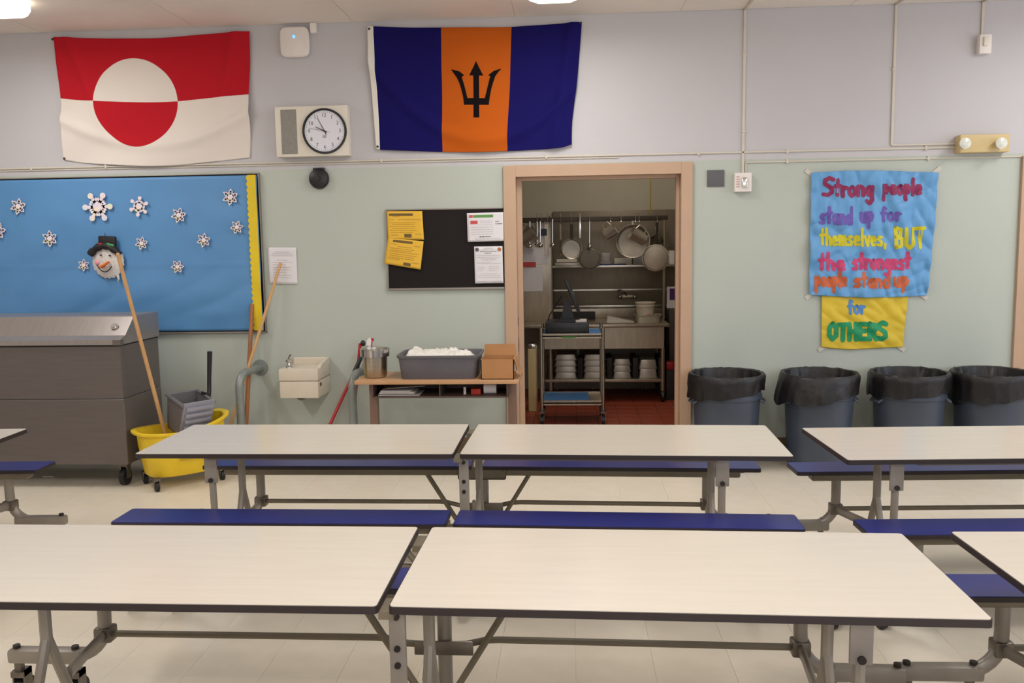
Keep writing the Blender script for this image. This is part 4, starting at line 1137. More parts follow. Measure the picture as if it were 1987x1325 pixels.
# red squeegee handles
p1 = Y(702, 690, 6.60); pm_ = Y(670, 750, 6.50); p0m = Y(643, 818, 6.38)
d_ = p0m - p1; p0 = p1 + d_ * ((p1.z - .06) / (-d_.z))
t = thing('floor_squeegee', 'red-handled floor squeegee with black grip leaning behind the bent pipe', 'squeegee', p0)
MB().tube([p0, p1], .0125, n=12).build('handle', redp, t)
MB().tube([p1 - (p1 - p0).normalized() * .14, p1 + (p1 - p0).normalized() * .03], .017, n=12).build('grip', blackp, t)
MB().bx(p0.x - .2, p0.x + .2, p0.y - .015, p0.y + .015, 0, .07, bev=.004).build('blade', rubber, t)
p1 = Y(699, 666, 6.63); p0m = Y(688, 785, 6.60); d_ = p0m - p1; p0 = p1 + d_ * ((p1.z - .02) / (-d_.z))
t = thing('upright_dustpan', 'red upright dustpan pole beside the steel pot and desk', 'dustpan', p0)
MB().tube([p0, p1], .0125, n=12).build('handle', redp, t)
MB().sphere(p1 + Vector((.022, 0, .0)), .02, (1, 1, 1.2), 10).build('end_cap', blackp, t)
MB().bx(p0.x - .11, p0.x + .11, p0.y - .05, p0.y + .03, 0, .1, bev=.01).build('pan', blackp, t)

# ================================================================== GUARD PIPES
def guard(px, py, dx, label, xpost_px, ypost):
    fx = Y(px, py, WY)
    post = Y(xpost_px, 790, ypost)
    z = fx.z
    t = thing('guard_pipe', label, 'pipe', (post.x, ypost, 0), group=None)
    start = Vector((fx.x, WY, z)); corner = Vector((post.x, ypost, z - .0))
    dirv = (corner - start).normalized(); r_ = .11
    pts = [start, start + (corner - start) * .5]
    a0 = corner - dirv * r_
    for k in range(0, 9):
        a = k / 8 * PI / 2
        pts.append(a0 + dirv * r_ * math.sin(a) + Vector((0, 0, -r_ * (1 - math.cos(a)))))
    pts.append(Vector((post.x, ypost, 0)))
    MB().tube(pts, .031, n=16).build('pipe', pipem, t)
    fl_ = MB().lathe([(0, .026), (.036, .026), (.04, .012), (.062, .010), (.066, 0), (0, 0)], n=28, M=Matrix.Translation(fx) @ Matrix.Rotation(PI / 2, 4, 'X')).build('wall_flange', pipem, t)
    MB().lathe([(.058, 0), (.06, .008), (.032, .014)], n=24, M=Matrix.Translation(Vector((post.x, ypost, 0)))).build('floor_flange', pipem, t)
guard(505, 713, 0, 'bent grey guard pipe left of the drinking fountain', 466.5, 6.33)
guard(718, 714, 0, 'bent grey guard pipe right of the drinking fountain beside the desk', 685, 6.33)

# ================================================================== DRINKING FOUNTAIN
t = thing('drinking_fountain', 'cream porcelain drinking fountain mounted on the green wall', 'fountain', (wx(592, 773), WY, wz(592, 773)))
yf = 6.36
xa, xb = Y(541, 740, yf).x, Y(617.5, 740, yf).x
ztp, zmid, zbt = Y(580, 716, yf).z, Y(580, 740, yf).z, Y(580, 773, yf).z
rc = .012
# basin with a real bowl: outer body + rim ring
b = MB()
b.bx(xa, xb, yf, WY, zmid + .003, ztp, bev=.008)
body = b.build('basin', porc, t)
# bowl cut as recessed inner tray
def inner(u, v):
    x = lerp(xa + .03, xb - .03, u); y = lerp(yf + .035, WY - .1, v)
    r2 = ((u - .5) * 2) ** 2 + ((v - .5) * 2) ** 2
    return Vector((x, y, ztp + .0015 + .0 * r2))
MB().bx(xa + .003, xb - .003, yf + .003, WY, zbt, zmid, bev=.008).build('apron', porc, t)
MB().bx(xa + .004, xb - .004, yf + .004, WY, zmid - .001, zmid + .004).build('seam', mat('seam_shadow_gap', (120, 104, 90), .7), t, smooth=False)
# raised back and stepped sides
zbk = wz(592, 692) 
MB().bx(xa + .02, xb, WY - .045, WY, ztp - .02, zbk, bev=.014, seg=3).build('splashback', porc, t)
MB().prism([(xb - .028, yf + .06, ztp - .005), (xb - .028, yf + .12, ztp + .02), (xb - .028, WY - .10, zbk - .01), (xb - .028, WY - .03, zbk), (xb - .028, WY - .03, ztp - .005)], (.028, 0, 0)).build('side_wing', porc, t, smooth=False)
bb_ = Y(561, 715, yf + .09)
MB().lathe([(0, 0), (.026, 0), (.026, .01), (.016, .018), (.013, .04), (.022, .048), (.024, .06), (.012, .066), (0, .066)], n=20, M=Matrix.Translation(Vector((bb_.x, bb_.y, ztp - .002)))).build('bubbler', chrome, t)
MB().tube([Vector((bb_.x - .005, bb_.y, ztp + .055)), Vector((bb_.x + .01, bb_.y - .01, ztp + .085)), Vector((bb_.x + .028, bb_.y - .015, ztp + .1))], [.007, .007, .009], n=8).build('spout', chrome, t)
MB().tube(arc((lerp(xa, xb, .42), yf + .12, zbt + .01), .036, PI, 2 * PI, 10), .011, n=8).build('drain_trap', zinc, t)
MB().cyl((xb - .002, yf + .06, zmid - .03), (xb + .006, yf + .06, zmid - .03), .014, n=12).build('side_button', zinc, t)

# ================================================================== DESK and things on it
DY0, DY1, DZT = 6.02, 6.46, 0.715
xa, xb = Y(687, 738, DY0).x, Y(1007, 736, DY0).x
t = thing('school_desk', 'low wood-topped school desk with an open book box below the black board', 'desk', ((xa + xb) / 2, (DY0 + DY1) / 2, 0))
MB().bx(xa, xb, DY0, DY1, DZT - .028, DZT, bev=.006).build('desktop', deskwood, t)
ba, bb2 = Y(722, 755, DY0 + .05).x, Y(985, 755, DY0 + .05).x
zt_, zb2 = DZT - .028, Y(850, 770, DY0 + .05).z
bkx = MB().bx(ba, bb2, DY0 + .05, DY1 - .03, zb2 - .008, zb2 + .004).bx(ba, ba + .008, DY0 + .05, DY1 - .03, zb2, zt_).bx(bb2 - .008, bb2, DY0 + .05, DY1 - .03, zb2, zt_).bx(ba, bb2, DY1 - .04, DY1 - .03, zb2, zt_)
bkx.bx((ba + bb2) / 2 - .004, (ba + bb2) / 2 + .004, DY0 + .055, DY1 - .03, zb2, zt_)
bkx.build('book_box', mat('brown_metal_box', (96, 80, 72), .5, metal=.3), t, smooth=False)
for x in (ba - .022, bb2 + .022):
    for y in (DY0 + .20,):
        MB().bx(x - .030, x + .030, y - .03, y + .03, 0.03, zt_, bev=.008).build('leg', desksteel, t)
        MB().bx(x - .025, x + .025, DY0 + .15, DY1 - .03, 0.0, .035, bev=.008).build('foot', desksteel, t)
def onto(o_name): pass
# papers in the book box
rnd = random.Random(3)
for k in range(5):
    x0 = ba + .03 + rnd.uniform(0, .03); z0 = zb2 + .006 + k * .0065
    t = MB().bx(x0, x0 + .30 - .02 * k, DY0 + .07 + k * .006, DY0 + .28, z0, z0 + .005, bev=.001, seg=1, ).build('paper_stack', [paperw, grille, paperw, creambox, paperw][k], origin=(x0, DY0 + .1, z0))
    tag(t, ['bottom white folder stacked in the left half of the desk box', 'grey folder second from the bottom in the desk box', 'middle white folder of the stack in the desk box', 'cream folder second from the top in the desk box', 'top white folder of the stack in the desk box'][k], 'folder', 'folders in the desk box')
z0 = zb2 + .045
t = MB().bx(-.14, .14, -.09, .09, 0, .006, bev=.001, seg=1, M=Matrix.Rotation(R(-4), 4, 'Y')).build('binder', grille, origin=(0, 0, 0)); t.location = (ba + .23, DY0 + .2, z0 + .012); tag(t, 'tilted grey binder lying on the folder stack in the desk box', 'binder')
c = Y(923, 757, DY0 + .12)
t = MB().bx(c.x - .035, c.x + .035, c.y, c.y + .08, zb2 + .004, zb2 + .042, bev=.005).build('red_carton', mat('red_carton_card', (190, 52, 34), .6), origin=(c.x, c.y, zb2)); tag(t, 'small red carton in the right half of the desk box', 'box')
c = Y(950, 751, DY0 + .1)
t = thing('tape_roll', 'white paper roll lying in the right end of the desk box', 'roll', (c.x, c.y, zb2 + .004))
MB().cyl((c.x - .045, c.y + .05, zb2 + .042), (c.x + .045, c.y + .05, zb2 + .042), .037, n=24).build('roll', paperw, t)
MB().cyl((c.x - .046, c.y + .05, zb2 + .042), (c.x + .046, c.y + .05, zb2 + .042), .014, n=14).build('core', cardb, t)
c = Y(905, 753, DY0 + .14)
t = MB().cyl((c.x - .012, c.y, zb2 + .004), (c.x - .012, c.y, zb2 + .055), .010, n=10).build('glue_stick', whitep, origin=(c.x, c.y, zb2)); tag(t, 'little white tube standing between divider and red carton in the desk', 'tube')
# steel pot
c0 = Y(729, 728, 6.20); x = c0.x; y = 6.20; r_ = abs(Y(753, 700, y).x - Y(706, 700, y).x) / 2
ztop = Y(729, 678, 6.20).z - DZT
t = thing('steel_pot', 'round stainless steel steam-table pot on the left end of the desk', 'pot', (x, y, DZT))
hp = max(.18, Y(729, 680, 6.12).z - DZT)
MB().lathe([(0, .004), (r_ * .86, .004), (r_ * .94, .02), (r_, hp - .045), (r_ * 1.04, hp - .042), (r_ * 1.06, hp - .004), (r_ * 1.2, hp), (r_ * 1.2, hp + .006), (r_ * 1.03, hp + .004), (r_ * .97, hp - .05), (r_ * .9, .02), (0, .012)], n=44, M=Matrix.Translation(Vector((x, y, DZT)))).build('pot_body', steel, t)
MB().lathe([(r_ * 1.16, hp - .05), (r_ * 1.19, hp - .048), (r_ * 1.19, hp + .003), (r_ * 1.16, hp + .003)], n=44, M=Matrix.Translation(Vector((x, y, DZT)))).build('rim_band', chrome, t)
# spray bottle behind the pot
c = Y(717, 665, 6.40)
t = thing('spray_bottle', 'white spray bottle with red trigger standing behind the steel pot', 'bottle', (c.x, 6.40, DZT))
MB().lathe([(0, 0), (.04, 0), (.042, .01), (.042, .12), (.03, .16), (.014, .19), (.014, .21), (0, .21)], n=20, M=Matrix.Translation(Vector((c.x, 6.40, DZT)))).build('bottle', whitep, t)
zz = DZT + .21
MB().prism([(c.x - .022, 6.385, zz), (c.x + .014, 6.385, zz), (c.x + .018, 6.385, zz + .045), (c.x + .002, 6.385, zz + .058), (c.x - .016, 6.385, zz + .04)], (0, .03, 0)).build('sprayer', whitep, t)
MB().prism([(c.x + .012, 6.39, zz + .052), (c.x + .034, 6.39, zz + .05), (c.x + .03, 6.39, zz + .03), (c.x + .02, 6.39, zz + .03), (c.x + .018, 6.39, zz - .01), (c.x + .028, 6.39, zz - .03), (c.x + .012, 6.39, zz)], (0, .02, 0)).build('trigger', redp, t)
# grey bus tub
xa, xb = Y(770, 700, 6.06).x, Y(928, 700, 6.06).x; zt_ = Y(850, 690, 6.06).z
t = thing('bus_tub', 'dark grey plastic bus tub filled with white cloths on the desk', 'tub', ((xa + xb) / 2, 6.24, DZT))
b = MB(); n = 40
cxm, cym = (xa + xb) / 2, 6.25; Lx, Ly = (xb - xa) / 2, .19
rings = []
for s_, z in ((.92, .0), (.94, .01), (1.0, zt_ - DZT - .02), (1.03, zt_ - DZT - .018), (1.04, zt_ - DZT), (1.0, zt_ - DZT), (.97, zt_ - DZT - .02), (.92, .02)):
    rings.append([b.bm.verts.new((cxm + px * s_, cym + py2 * (s_ if s_ <= 1 else 1 + (s_ - 1) * 2), DZT + z)) for px, py2 in oval(Lx, Ly, n, 9)])
for A, B in zip(rings, rings[1:]):
    for k in range(n): b.bm.faces.new((A[k], A[(k + 1) % n], B[(k + 1) % n], B[k]))
b.bm.faces.new(rings[0]); b.bm.faces.new(rings[-1])
b.build('tub', greyp, t)
zh = zt_ - DZT
cl = MB()
def fcl(u, v):
    x = lerp(cxm - Lx * .93, cxm + Lx * .90, u); y = lerp(cym - Ly * .84, cym + Ly * .80, v)
    e = min(1, min(u, 1 - u) * 9) * min(1, min(v, 1 - v) * 7)
    z = DZT + zh - .05 + e * (.075 * (1 - .45 * u) + .030 * noise.noise(Vector((x * 8, y * 12, 3))) + .022 * noise.noise(Vector((x * 40, y * 30, 8))))
    if u > .72: z -= .0 * (u - .72)
    return Vector((x, y, z))
o = MB().grid(fcl, 60, 26).build('white_cloths', cloth_white, origin=(cxm, cym, DZT + zh - .03), ang=180); tag(o, 'crumpled white cloths heaped in the grey bus tub', 'cloths', kind='stuff')
# cardboard box
xa, xb = Y(933, 700, 6.06).x, Y(997, 700, 6.06).x; zt_ = Y(965, 697, 6.06).z; ztf = Y(965, 668, 6.3).z
t = thing('cardboard_box', 'open brown cardboard box on the right end of the desk', 'box', ((xa + xb) / 2, 6.2, DZT))
b = MB().bx(xa, xb, 6.05, 6.056, DZT, zt_).bx(xa, xb, 6.30, 6.306, DZT, zt_).bx(xa, xa + .006, 6.05, 6.30, DZT, zt_).bx(xb - .006, xb, 6.05, 6.30, DZT, zt_).bx(xa, xb, 6.05, 6.30, DZT, DZT + .006)
b.build('carton', cardb, t, smooth=False)
MB().prism([(xa, 6.30, zt_), (xb, 6.30, zt_), (xb - .004, 6.315, ztf), (xa + .004, 6.315, ztf)], (0, .005, 0)).build('flap', cardb, t, smooth=False)
MB().prism([(xb, 6.06, zt_), (xb, 6.29, zt_), (xb + .035, 6.285, zt_ - .1), (xb + .035, 6.065, zt_ - .1)], (.004, 0, 0)).build('flap', cardb, t, smooth=False)
lb = MB().bx(xb + .012, xb + .013, 6.1, 6.2, DZT + .05, DZT + .11)
lb.bx(xb, xb + .012, 6.1, 6.2, DZT + .05, DZT + .11).build('shipping_label', paperw, t, smooth=False)

# ================================================================== TRASH CANS
def trash_can(px0, px1, label, seed, hang, yc=6.395, ridge=True, skirt=.0):
    l = Y(px0, 735, yc); r__ = Y(px1, 735, yc); xc = (l.x + r__.x) / 2; rt = .262
    Hc = .692
    t = thing('trash_can', label, 'trash can', (xc, yc, 0), group='round grey trash cans along the wall')
    rb = .212
    def rr(z): return lerp(rb, rt - .012, z / Hc)
    prof = [(0, .0), (rb - .01, .0), (rb, .012), (rr(.3), .3), (rr(.52), .52), (rr(.52) + .010, .525), (rr(.54) + .012, .545), (rr(.56) + .004, .56), (rr(.64), .64), (rt, .668), (rt + .006, .68), (rt, .692), (rt - .014, .688), (rt - .02, .60), (rb - .02, .03), (0, .02)]
    MB().lathe(prof, n=48, M=Matrix.Translation(Vector((xc, yc, 0)))).build('can_body', cangrey, t)
    ph = R(195)
    for s in (-1, 1):
        a = R(-90) + s * R(76)
        d = Vector((math.cos(a), math.sin(a), 0)); n_ = Vector((-d.y, d.x, 0)); c = Vector((xc, yc, .5)) + d * (rr(.5) + .0)
        MB().tube([c - n_ * .055 + Vector((0, 0, .02)), c - n_ * .05 + d * .028, c + n_ * .05 + d * .028, c + n_ * .055 + Vector((0, 0, .02))], .010, n=8).build('handle', cangrey, t)
    # liner draped over the rim
    lt = thing('bin_liner', label.replace('grey trash can', 'black liner draped over the trash can'), 'bin liner', (xc, yc, .5), group='black liners in the trash cans')
    def fn(r_, z_, a, j):
        nz = noise.noise(Vector((math.cos(a) * 2.2 + seed * 3, math.sin(a) * 2.2, j * .35)))
        n2 = noise.noise(Vector((math.cos(a) * 9 + seed, math.sin(a) * 9, j * .5)))
        if j <= 4:
            w = (4 - j) / 4.0
            drop = hang * (1 + .30 * nz + .28 * math.cos(a - ph))
            z = .688 - drop * w
            return rt + .012 + .010 * n2 * (.5 + w) + skirt * w * (.6 + .7 * math.cos(a - ph)) - .010 * w + .004, z
        if j == 5: return rt + .006, .704 + .006 * n2
        if j == 6: return rt - .016 + .004 * n2, .700 + .004 * n2
        k = j - 6
        return r_ * (1 + .06 * n2 - .10 * abs(noise.noise(Vector((math.cos(a) * 4 + seed, math.sin(a) * 4, 3)))) * min(k, 2)), z_
    prof = [(rt, .5)] * 7 + [(rt - .03, .62), (rt - .045, .50), (rt - .06, .34), (rt - .09, .2), (0, .14)]
    o = MB().lathe(prof, n=90, M=Matrix.Translation(Vector((xc, yc, 0))), fn=fn).build('liner_film', bag, lt, ang=60)
    return t
trash_can(1336, 1484, 'grey trash can nearest the doorway, right of its frame', 1, .125, skirt=.012)
trash_can(1516, 1664, 'grey trash can second from the doorway, standing alone in a gap', 2, .150, skirt=.04)
trash_can(1689, 1840, 'grey trash can third from the doorway, touching the last one', 3, .120, skirt=.01)
trash_can(1850, 1998, 'grey trash can farthest from the doorway, cut by the photo edge', 4, .150, skirt=.01)

# ================================================================== KITCHEN
TY0, TY1 = 8.95, 9.78      # worktable
ZW = Y(1200, 629, TY0).z
xl, xr_ = Y(1022, 628, TY0).x - .35, Y(1299, 628, TY0).x
t = thing('steel_worktable', 'long stainless worktable with splashback and undershelf in the kitchen', 'table', ((xl + xr_) / 2, TY0 + .4, 0))
MB().bx(xl, xr_, TY0, TY1 - .12, ZW - .035, ZW, bev=.008).build('worktop', ksteel, t)
zap = Y(1250, 676, TY0 + .03).z
MB().bx(Y(1048, 650, TY0).x, xr_ - .03, TY0 + .03, TY0 + .05, zap, ZW - .035).bx(xr_ - .05, xr_ - .03, TY0 + .03, TY1 - .2, zap, ZW - .035).build('apron', ksteel, t, smooth=False)
zsh = Y(1200, 736, TY0 + .05).z
MB().bx(Y(1048, 735, TY0).x, xr_ - .05, TY0 + .05, TY1 - .15, zsh - .03, zsh, bev=.004).build('undershelf', ksteel, t)
for x in (xl + .06, Y(1068, 700, TY0).x, Y(1287, 700, TY0).x):
    for y in (TY0 + .07, TY1 - .2):
        lg = MB().cyl((x, y, .11), (x, y, ZW - .04), .021, n=12).build('leg', ksteel, t)
        MB().cyl((x - .014, y, .055), (x + .014, y, .055), .055, n=20).bx(x - .022, x + .022, y - .02, y + .02, .09, .125).build('caster', rubber, lg)
MB().bx(xl, xr_, TY1 - .12, TY1 - .09, ZW, Y(1200, 598, TY1 - .12).z, bev=.003).build('splashback', ksteel, t)
# sink unit along the far wall
SY = TY1 - .08
z1 = Y(1200, 594, 9.6).z
t = thing('sink_ledge', 'bright stainless ledge and back panel of the kitchen sink', 'sink', (.6, 9.7, ZW))
MB().bx(Y(1074, 595, 9.68).x, 1.4, 9.67, KY - .02, z1 - .02, z1 + .006, bev=.003).build('ledge', steel, t)
MB().bx(Y(1074, 595, 9.72).x, 1.4, KY - .03, KY - .01, z1, Y(1200, 408, KY - .03).z, bev=.002).build('back_panel', mat('dull_back_panel', (134, 124, 108), .42, metal=.6, stretch=(5, 1, 1)), t)
zz1 = Y(1200, 562, KY - .04).z
MB().bx(Y(1074, 595, 9.72).x, 1.4, KY - .04, KY - .03, zz1 - .008, zz1 + .008).build('panel_seam', steel, t, smooth=False)
# faucet
fc_ = Y(1216, 575, 9.74)
t = thing('wall_faucet', 'chrome wall faucet with two handles above the kitchen sink', 'faucet', (fc_.x, KY - .04, fc_.z))
MB().tube([fc_ + Vector((-.07, 0, 0)), fc_ + Vector((.09, 0, 0))], .018, n=10).sphere(fc_ + Vector((-.075, -.01, 0)), .027).sphere(fc_ + Vector((.09, -.01, 0)), .027).build('faucet_body', chrome, t)
MB().cyl(fc_ + Vector((-.05, 0, 0)), fc_ + Vector((-.05, KY - .04 - fc_.y, 0)), .014).cyl(fc_ + Vector((.06, 0, 0)), fc_ + Vector((.06, KY - .04 - fc_.y, 0)), .014).build('wall_union', chrome, t)
MB().tube([fc_, fc_ + Vector((-.02, -.04, .05)), fc_ + Vector((-.09, -.2, .08)), fc_ + Vector((-.12, -.25, .06))], .012, n=10).build('spout', chrome, t)
# posts of the overshelf and the shelf itself
zo = Y(1200, 516.5, 9.45).z
xo0, xo1 = Y(1072, 517, 9.45).x, Y(1310, 517, 9.45).x
t = thing('overshelf', 'stainless overshelf on posts above the kitchen worktable', 'shelf', ((xo0 + xo1) / 2, 9.6, ZW))
MB().bx(xo0, xo1 + .5, 9.45, KY - .05, zo - .012, zo + .012, bev=.003).build('shelf_board', steel, t)
for px in (1070, 1288):
    x = Y(px, 560, 9.50).x
    MB().cyl((x, 9.5, ZW), (x, 9.5, Y(px, 418, 9.5).z), .018, n=10).build('post', ksteel, t)
# pot rack bars
zr_ = Y(1180, 424, 9.3).z
t = thing('pot_rack', 'horizontal steel pot rack bar with hooks in the kitchen', 'rack', (.5, 9.3, zr_))
MB().bx(Y(1018, 424, 9.3).x - .3, Y(1296, 424, 9.3).x, 9.29, 9.30, zr_ - .022, zr_ + .022, bev=.002).bx(Y(1018, 424, 9.3).x - .3, Y(1296, 424, 9.3).x, 9.62, 9.63, zr_ - .022, zr_ + .022, bev=.002).bx(Y(1294, 424, 9.3).x, Y(1294, 424, 9.3).x + .01, 9.3, 9.63, zr_ - .022, zr_ + .022).build('rack_bar', mat('dark_rack_steel', (78, 70, 60), .4, metal=.5), t)
for px in (1042, 1050, 1088, 1108, 1124, 1144, 1185, 1205, 1233, 1275, 1240, 1062):
    p = Y(px, 420, 9.285)
    MB().tube([p + Vector((0, .02, .01)), p + Vector((0, .01, .035)), p + Vector((0, -.008, .03)), p + Vector((0, -.01, -.03)), p + Vector((0, -.02, -.06)), p + Vector((0, -.035, -.05))], .004, n=6).build('hook', steel, t)
p = Y(1263, 350, 9.2); p2 = Y(1262, 414, 9.29)
t = MB().tube([(p2.x, 9.28, 3.25), (p2.x, 9.285, p2.z)], .006, n=6).build('hanging_chain', yellowrod, origin=(p2.x, 9.28, p2.z)); tag(t, 'thin yellowish chain dropping from the kitchen ceiling to the rack', 'chain')
# hanging pans
def hpan(label, name, cat, c, r_, depth, face, handle=None, tilt=0, m=alum, hooktop=None):
    """shallow round vessel, open side facing direction `face`; handle drawn up to hooktop"""
    f_ = Vector(face).normalized(); q_ = f_.to_track_quat('Z', 'Y').to_matrix().to_4x4(); q_.translation = Vector(c)
    t = thing(name, label, cat, Vector(c) - Vector((0, 0, r_)))
    MB().lathe([(0, -depth), (r_ * .86, -depth), (r_ * .93, -depth * .92), (r_, 0), (r_ + .008, .004), (r_ + .008, .0), (r_ * .985, .0), (r_ * .9, -depth * .86), (0, -depth * .9)], n=36, M=q_).build('bowl', m, t)
    if hooktop is not None:
        ht = Vector(hooktop); d = (ht - Vector(c)).normalized()
        MB().tube([Vector(c) + d * (r_ * .96), ht], .012, n=8, sx=1.2, sy=.5).build('handle', handle or m, t)
    return t
YP = 9.24
c = Y(1110, 482, YP); hpan('deep aluminium pan hanging by a dark handle, left of the round lid', 'hanging_saucepan', 'pan', c, 18.5 / 181, .07, (.12, -1, .1), bolt, hooktop=Y(1109, 435, YP))
c = Y(1144, 502, YP - .02); t = hpan('round flat lid shaped pan under a long thin ladle', 'round_lid', 'lid', c, 19.5 / 181, .012, (.0, 1, .05), m=steelstr, hooktop=Y(1144, 470, YP))
c = Y(1228, 467, YP); hpan('largest hanging pot, its open mouth facing the doorway', 'hanging_stockpot', 'pot', c, 31 / 181, .16, (-.10, -1, .12), hooktop=Y(1228, 428, YP))
c = Y(1272, 500, YP - .02); t = hpan('round frying pan with dark handle hanging bottom-out at the right', 'hanging_frying_pan', 'pan', c, 24 / 181, .035, (.1, 1, .1), m=alum, handle=bolt, hooktop=Y(1275, 432, YP))
c = Y(1273, 469, YP + .12); t = hpan('shiny steel mixing bowl behind the frying pan', 'hanging_bowl', 'bowl', c, 12.5 / 181, .05, (0, -1, -.2), m=chrome, hooktop=Y(1273, 440, YP + .1))
def cup(label, px, py, r_, h_, ax, y, m=alum):
    c = Y(px, py, y); q_ = Vector(ax).normalized().to_track_quat('Z', 'Y').to_matrix().to_4x4(); q_.translation = c
    t = thing('hanging_measure', label, 'measuring cup', c)
    MB().lathe([(0, -h_ / 2), (r_ * .86, -h_ / 2), (r_ * .9, -h_ / 2 + .008), (r_, h_ / 2 - .01), (r_ + .006, h_ / 2), (r_ * .97, h_ / 2), (r_ * .86, -h_ / 2 + .014), (0, -h_ / 2 + .014)], n=28, M=q_).build('cup', m, t)
    MB().tube([q_ @ Vector((0, r_, h_ * .35)), q_ @ Vector((0, r_ + .045, h_ * .25)), q_ @ Vector((0, r_ + .045, -h_ * .2)), q_ @ Vector((0, r_ * .9, -h_ * .3))], .007, n=6).build('handle', m, t)
cup('tilted aluminium measuring cup hanging left of the largest pot', 1184, 450, .062, .13, (.8, -.15, .55), YP)
cup('tilted aluminium measuring cup hanging inside the mouth of the largest pot', 1238, 459, .066, .17, (-.85, -.2, .5), YP - .06)
cup('aluminium pot hanging at the far left of the kitchen rack', 1027, 458, .085, .16, (.75, -.2, .6), YP)
def ladle(label, px, top, botm, r_, y, m=chrome, w=.007):
    a = Y(px, top, y); b_ = Y(px, botm, y)
    t = thing('hanging_ladle', label, 'ladle', b_)
    MB().tube([Vector((a.x, 9.288, a.z + .004)), a, b_ + Vector((0, 0, r_))], w, n=8, sx=1.4, sy=.5).build('handle', m, t)
    MB().sphere(b_, r_, (1, .7, .8), 14).build('bowl', m, t)
ladle('long thin ladle hanging in front of the round lid', 1144, 430, 478, .027, YP - .05)
ladle('small ladle hanging leftmost beside the far-left pot', 1028, 430, 478, .027, YP - .05)
ladle('second small ladle from the left, below the black square', 1042, 430, 474, .022, YP)
ladle('third small ladle from the left, beside the white post notes', 1048, 430, 476, .033, YP - .05)
ladle('fourth ladle in front of the steel cabinet edge', 1072, 425, 476, .027, YP + .02)
a = Y(1125, 414, YP - .03); b_ = Y(1124, 462, YP - .03)
t = thing('hanging_spatula', 'bright long-handled steel turner hanging on the rack', 'spatula', b_)
MB().bx(a.x - .012, a.x + .012, a.y - .003, a.y + .003, b_.z, a.z, bev=.002).build('blade', chrome, t)
MB().tube([a, a + Vector((0, .03, .012))], .004, n=6).build('hook', chrome, t)
a = Y(1087, 435, YP); b_ = Y(1088, 495, YP)
t = thing('hanging_whisk', 'thin grey whisk hanging beside the deep pan', 'whisk', b_)
wk = MB()
for k in range(5):
    a_ = k * PI / 5; wk.tube([b_ + Vector((.025 * math.sin(s * PI) * math.cos(a_) * (1 if s < 1 else 0), .02 * math.sin(s * PI) * math.sin(a_), .16 * s)) for s in [0, .25, .5, .75, 1]], .002, n=4)
wk.build('wires', steel, t); MB().tube([b_ + Vector((0, 0, .16)), a], .010, n=8).build('handle', alum, t)
# things on the overshelf
zs = zo + .012
def kbox(name, label, cat, px0, px1, py0, y0, y1, z0, m, bev=.004):
    xa, xb = Y(px0, py0, y0).x, Y(px1, py0, y0).x; zt = Y((px0 + px1) / 2, py0, y0).z
    if zt < z0 + .01: zt = z0 + .02
    o = MB().bx(xa, xb, y0, y1, z0, zt, bev=bev).build(name, m, origin=((xa + xb) / 2, y0, z0)); tag(o, label, cat); return o
kbox('baking_tray', 'pale baking trays lying on the left of the overshelf', 'tray', 1077, 1128, 510, 9.47, 9.75, zs, alum)
kbox('food_container', 'pale plastic container at the left end of the overshelf', 'container', 1080, 1120, 503, 9.62, 9.74, zs + .036, creambox)
kbox('blue_tray', 'thin blue tray edge on the middle of the overshelf', 'tray', 1164, 1216, 512, 9.46, 9.56, zs, mat('blue_tray', (40, 60, 150), .5))
for k in range(3):
    x, y = Y(1175, 500, 9.62).x, 9.64
    o = MB().lathe([(0, 0), (.05, 0), (.062, .036), (.064, .042), (.058, .042), (.046, .008), (0, .008)], n=24).build('plastic_tub', whitep, origin=(0, 0, 0)); o.location = (x, y, zs + .0 + k * .044); tag(o, ['lowest white plastic tub of the stack on the overshelf', 'middle white plastic tub of the stack on the overshelf', 'top white plastic tub of the stack on the overshelf'][k], 'tub', 'stacked tubs on the overshelf')
kbox('napkin_pack', 'cream paper pack right of the stacked tubs on the overshelf', 'pack', 1192, 1226, 501, 9.6, 9.75, zs, creambox)
kbox('foil_bag', 'silvery bag behind the frying pan on the overshelf', 'bag', 1228, 1252, 492, 9.6, 9.74, zs, mat('silvery_bag', (176, 174, 172), .4, bump=1, bscale=20), .012)
kbox('white_canister', 'white canister at the right end of the overshelf', 'canister', 1298, 1309, 486, 9.6, 9.74, zs, whitep, .01)
# items on worktable
xw, yw = Y(1252, 600, 9.2).x, 9.2
t = thing('hotel_pan', 'shallow steel pan under the white bucket on the worktable', 'pan', (xw, yw, ZW))
xa, xb = Y(1232, 620, 9.1).x, Y(1284, 620, 9.1).x
zpn = Y(1255, 612, 9.1).z
b = MB(); rings = []
for s_, z in ((.9, 0), (.94, zpn - ZW - .01), (1.04, zpn - ZW), (1.04, zpn - ZW + .004), (.93, zpn - ZW), (.88, .008)):
    rings.append([b.bm.verts.new(((xa + xb) / 2 + a_ * s_, yw + b2 * s_, ZW + z)) for a_, b2 in oval((xb - xa) / 2, .11, 28, 6)])
for A, B in zip(rings, rings[1:]):
    for k in range(28): b.bm.faces.new((A[k], A[(k + 1) % 28], B[(k + 1) % 28], B[k]))
b.bm.faces.new(rings[0]); b.bm.faces.new(rings[-1]); b.build('pan', alum, t)
zb0 = ZW + .008
t = thing('white_bucket', 'white plastic bucket with wire handle sitting in the shallow steel pan', 'bucket', (xw, yw, zb0))
hb_ = Y(1252, 587, 9.12).z - zb0; rb_ = 19 / 184
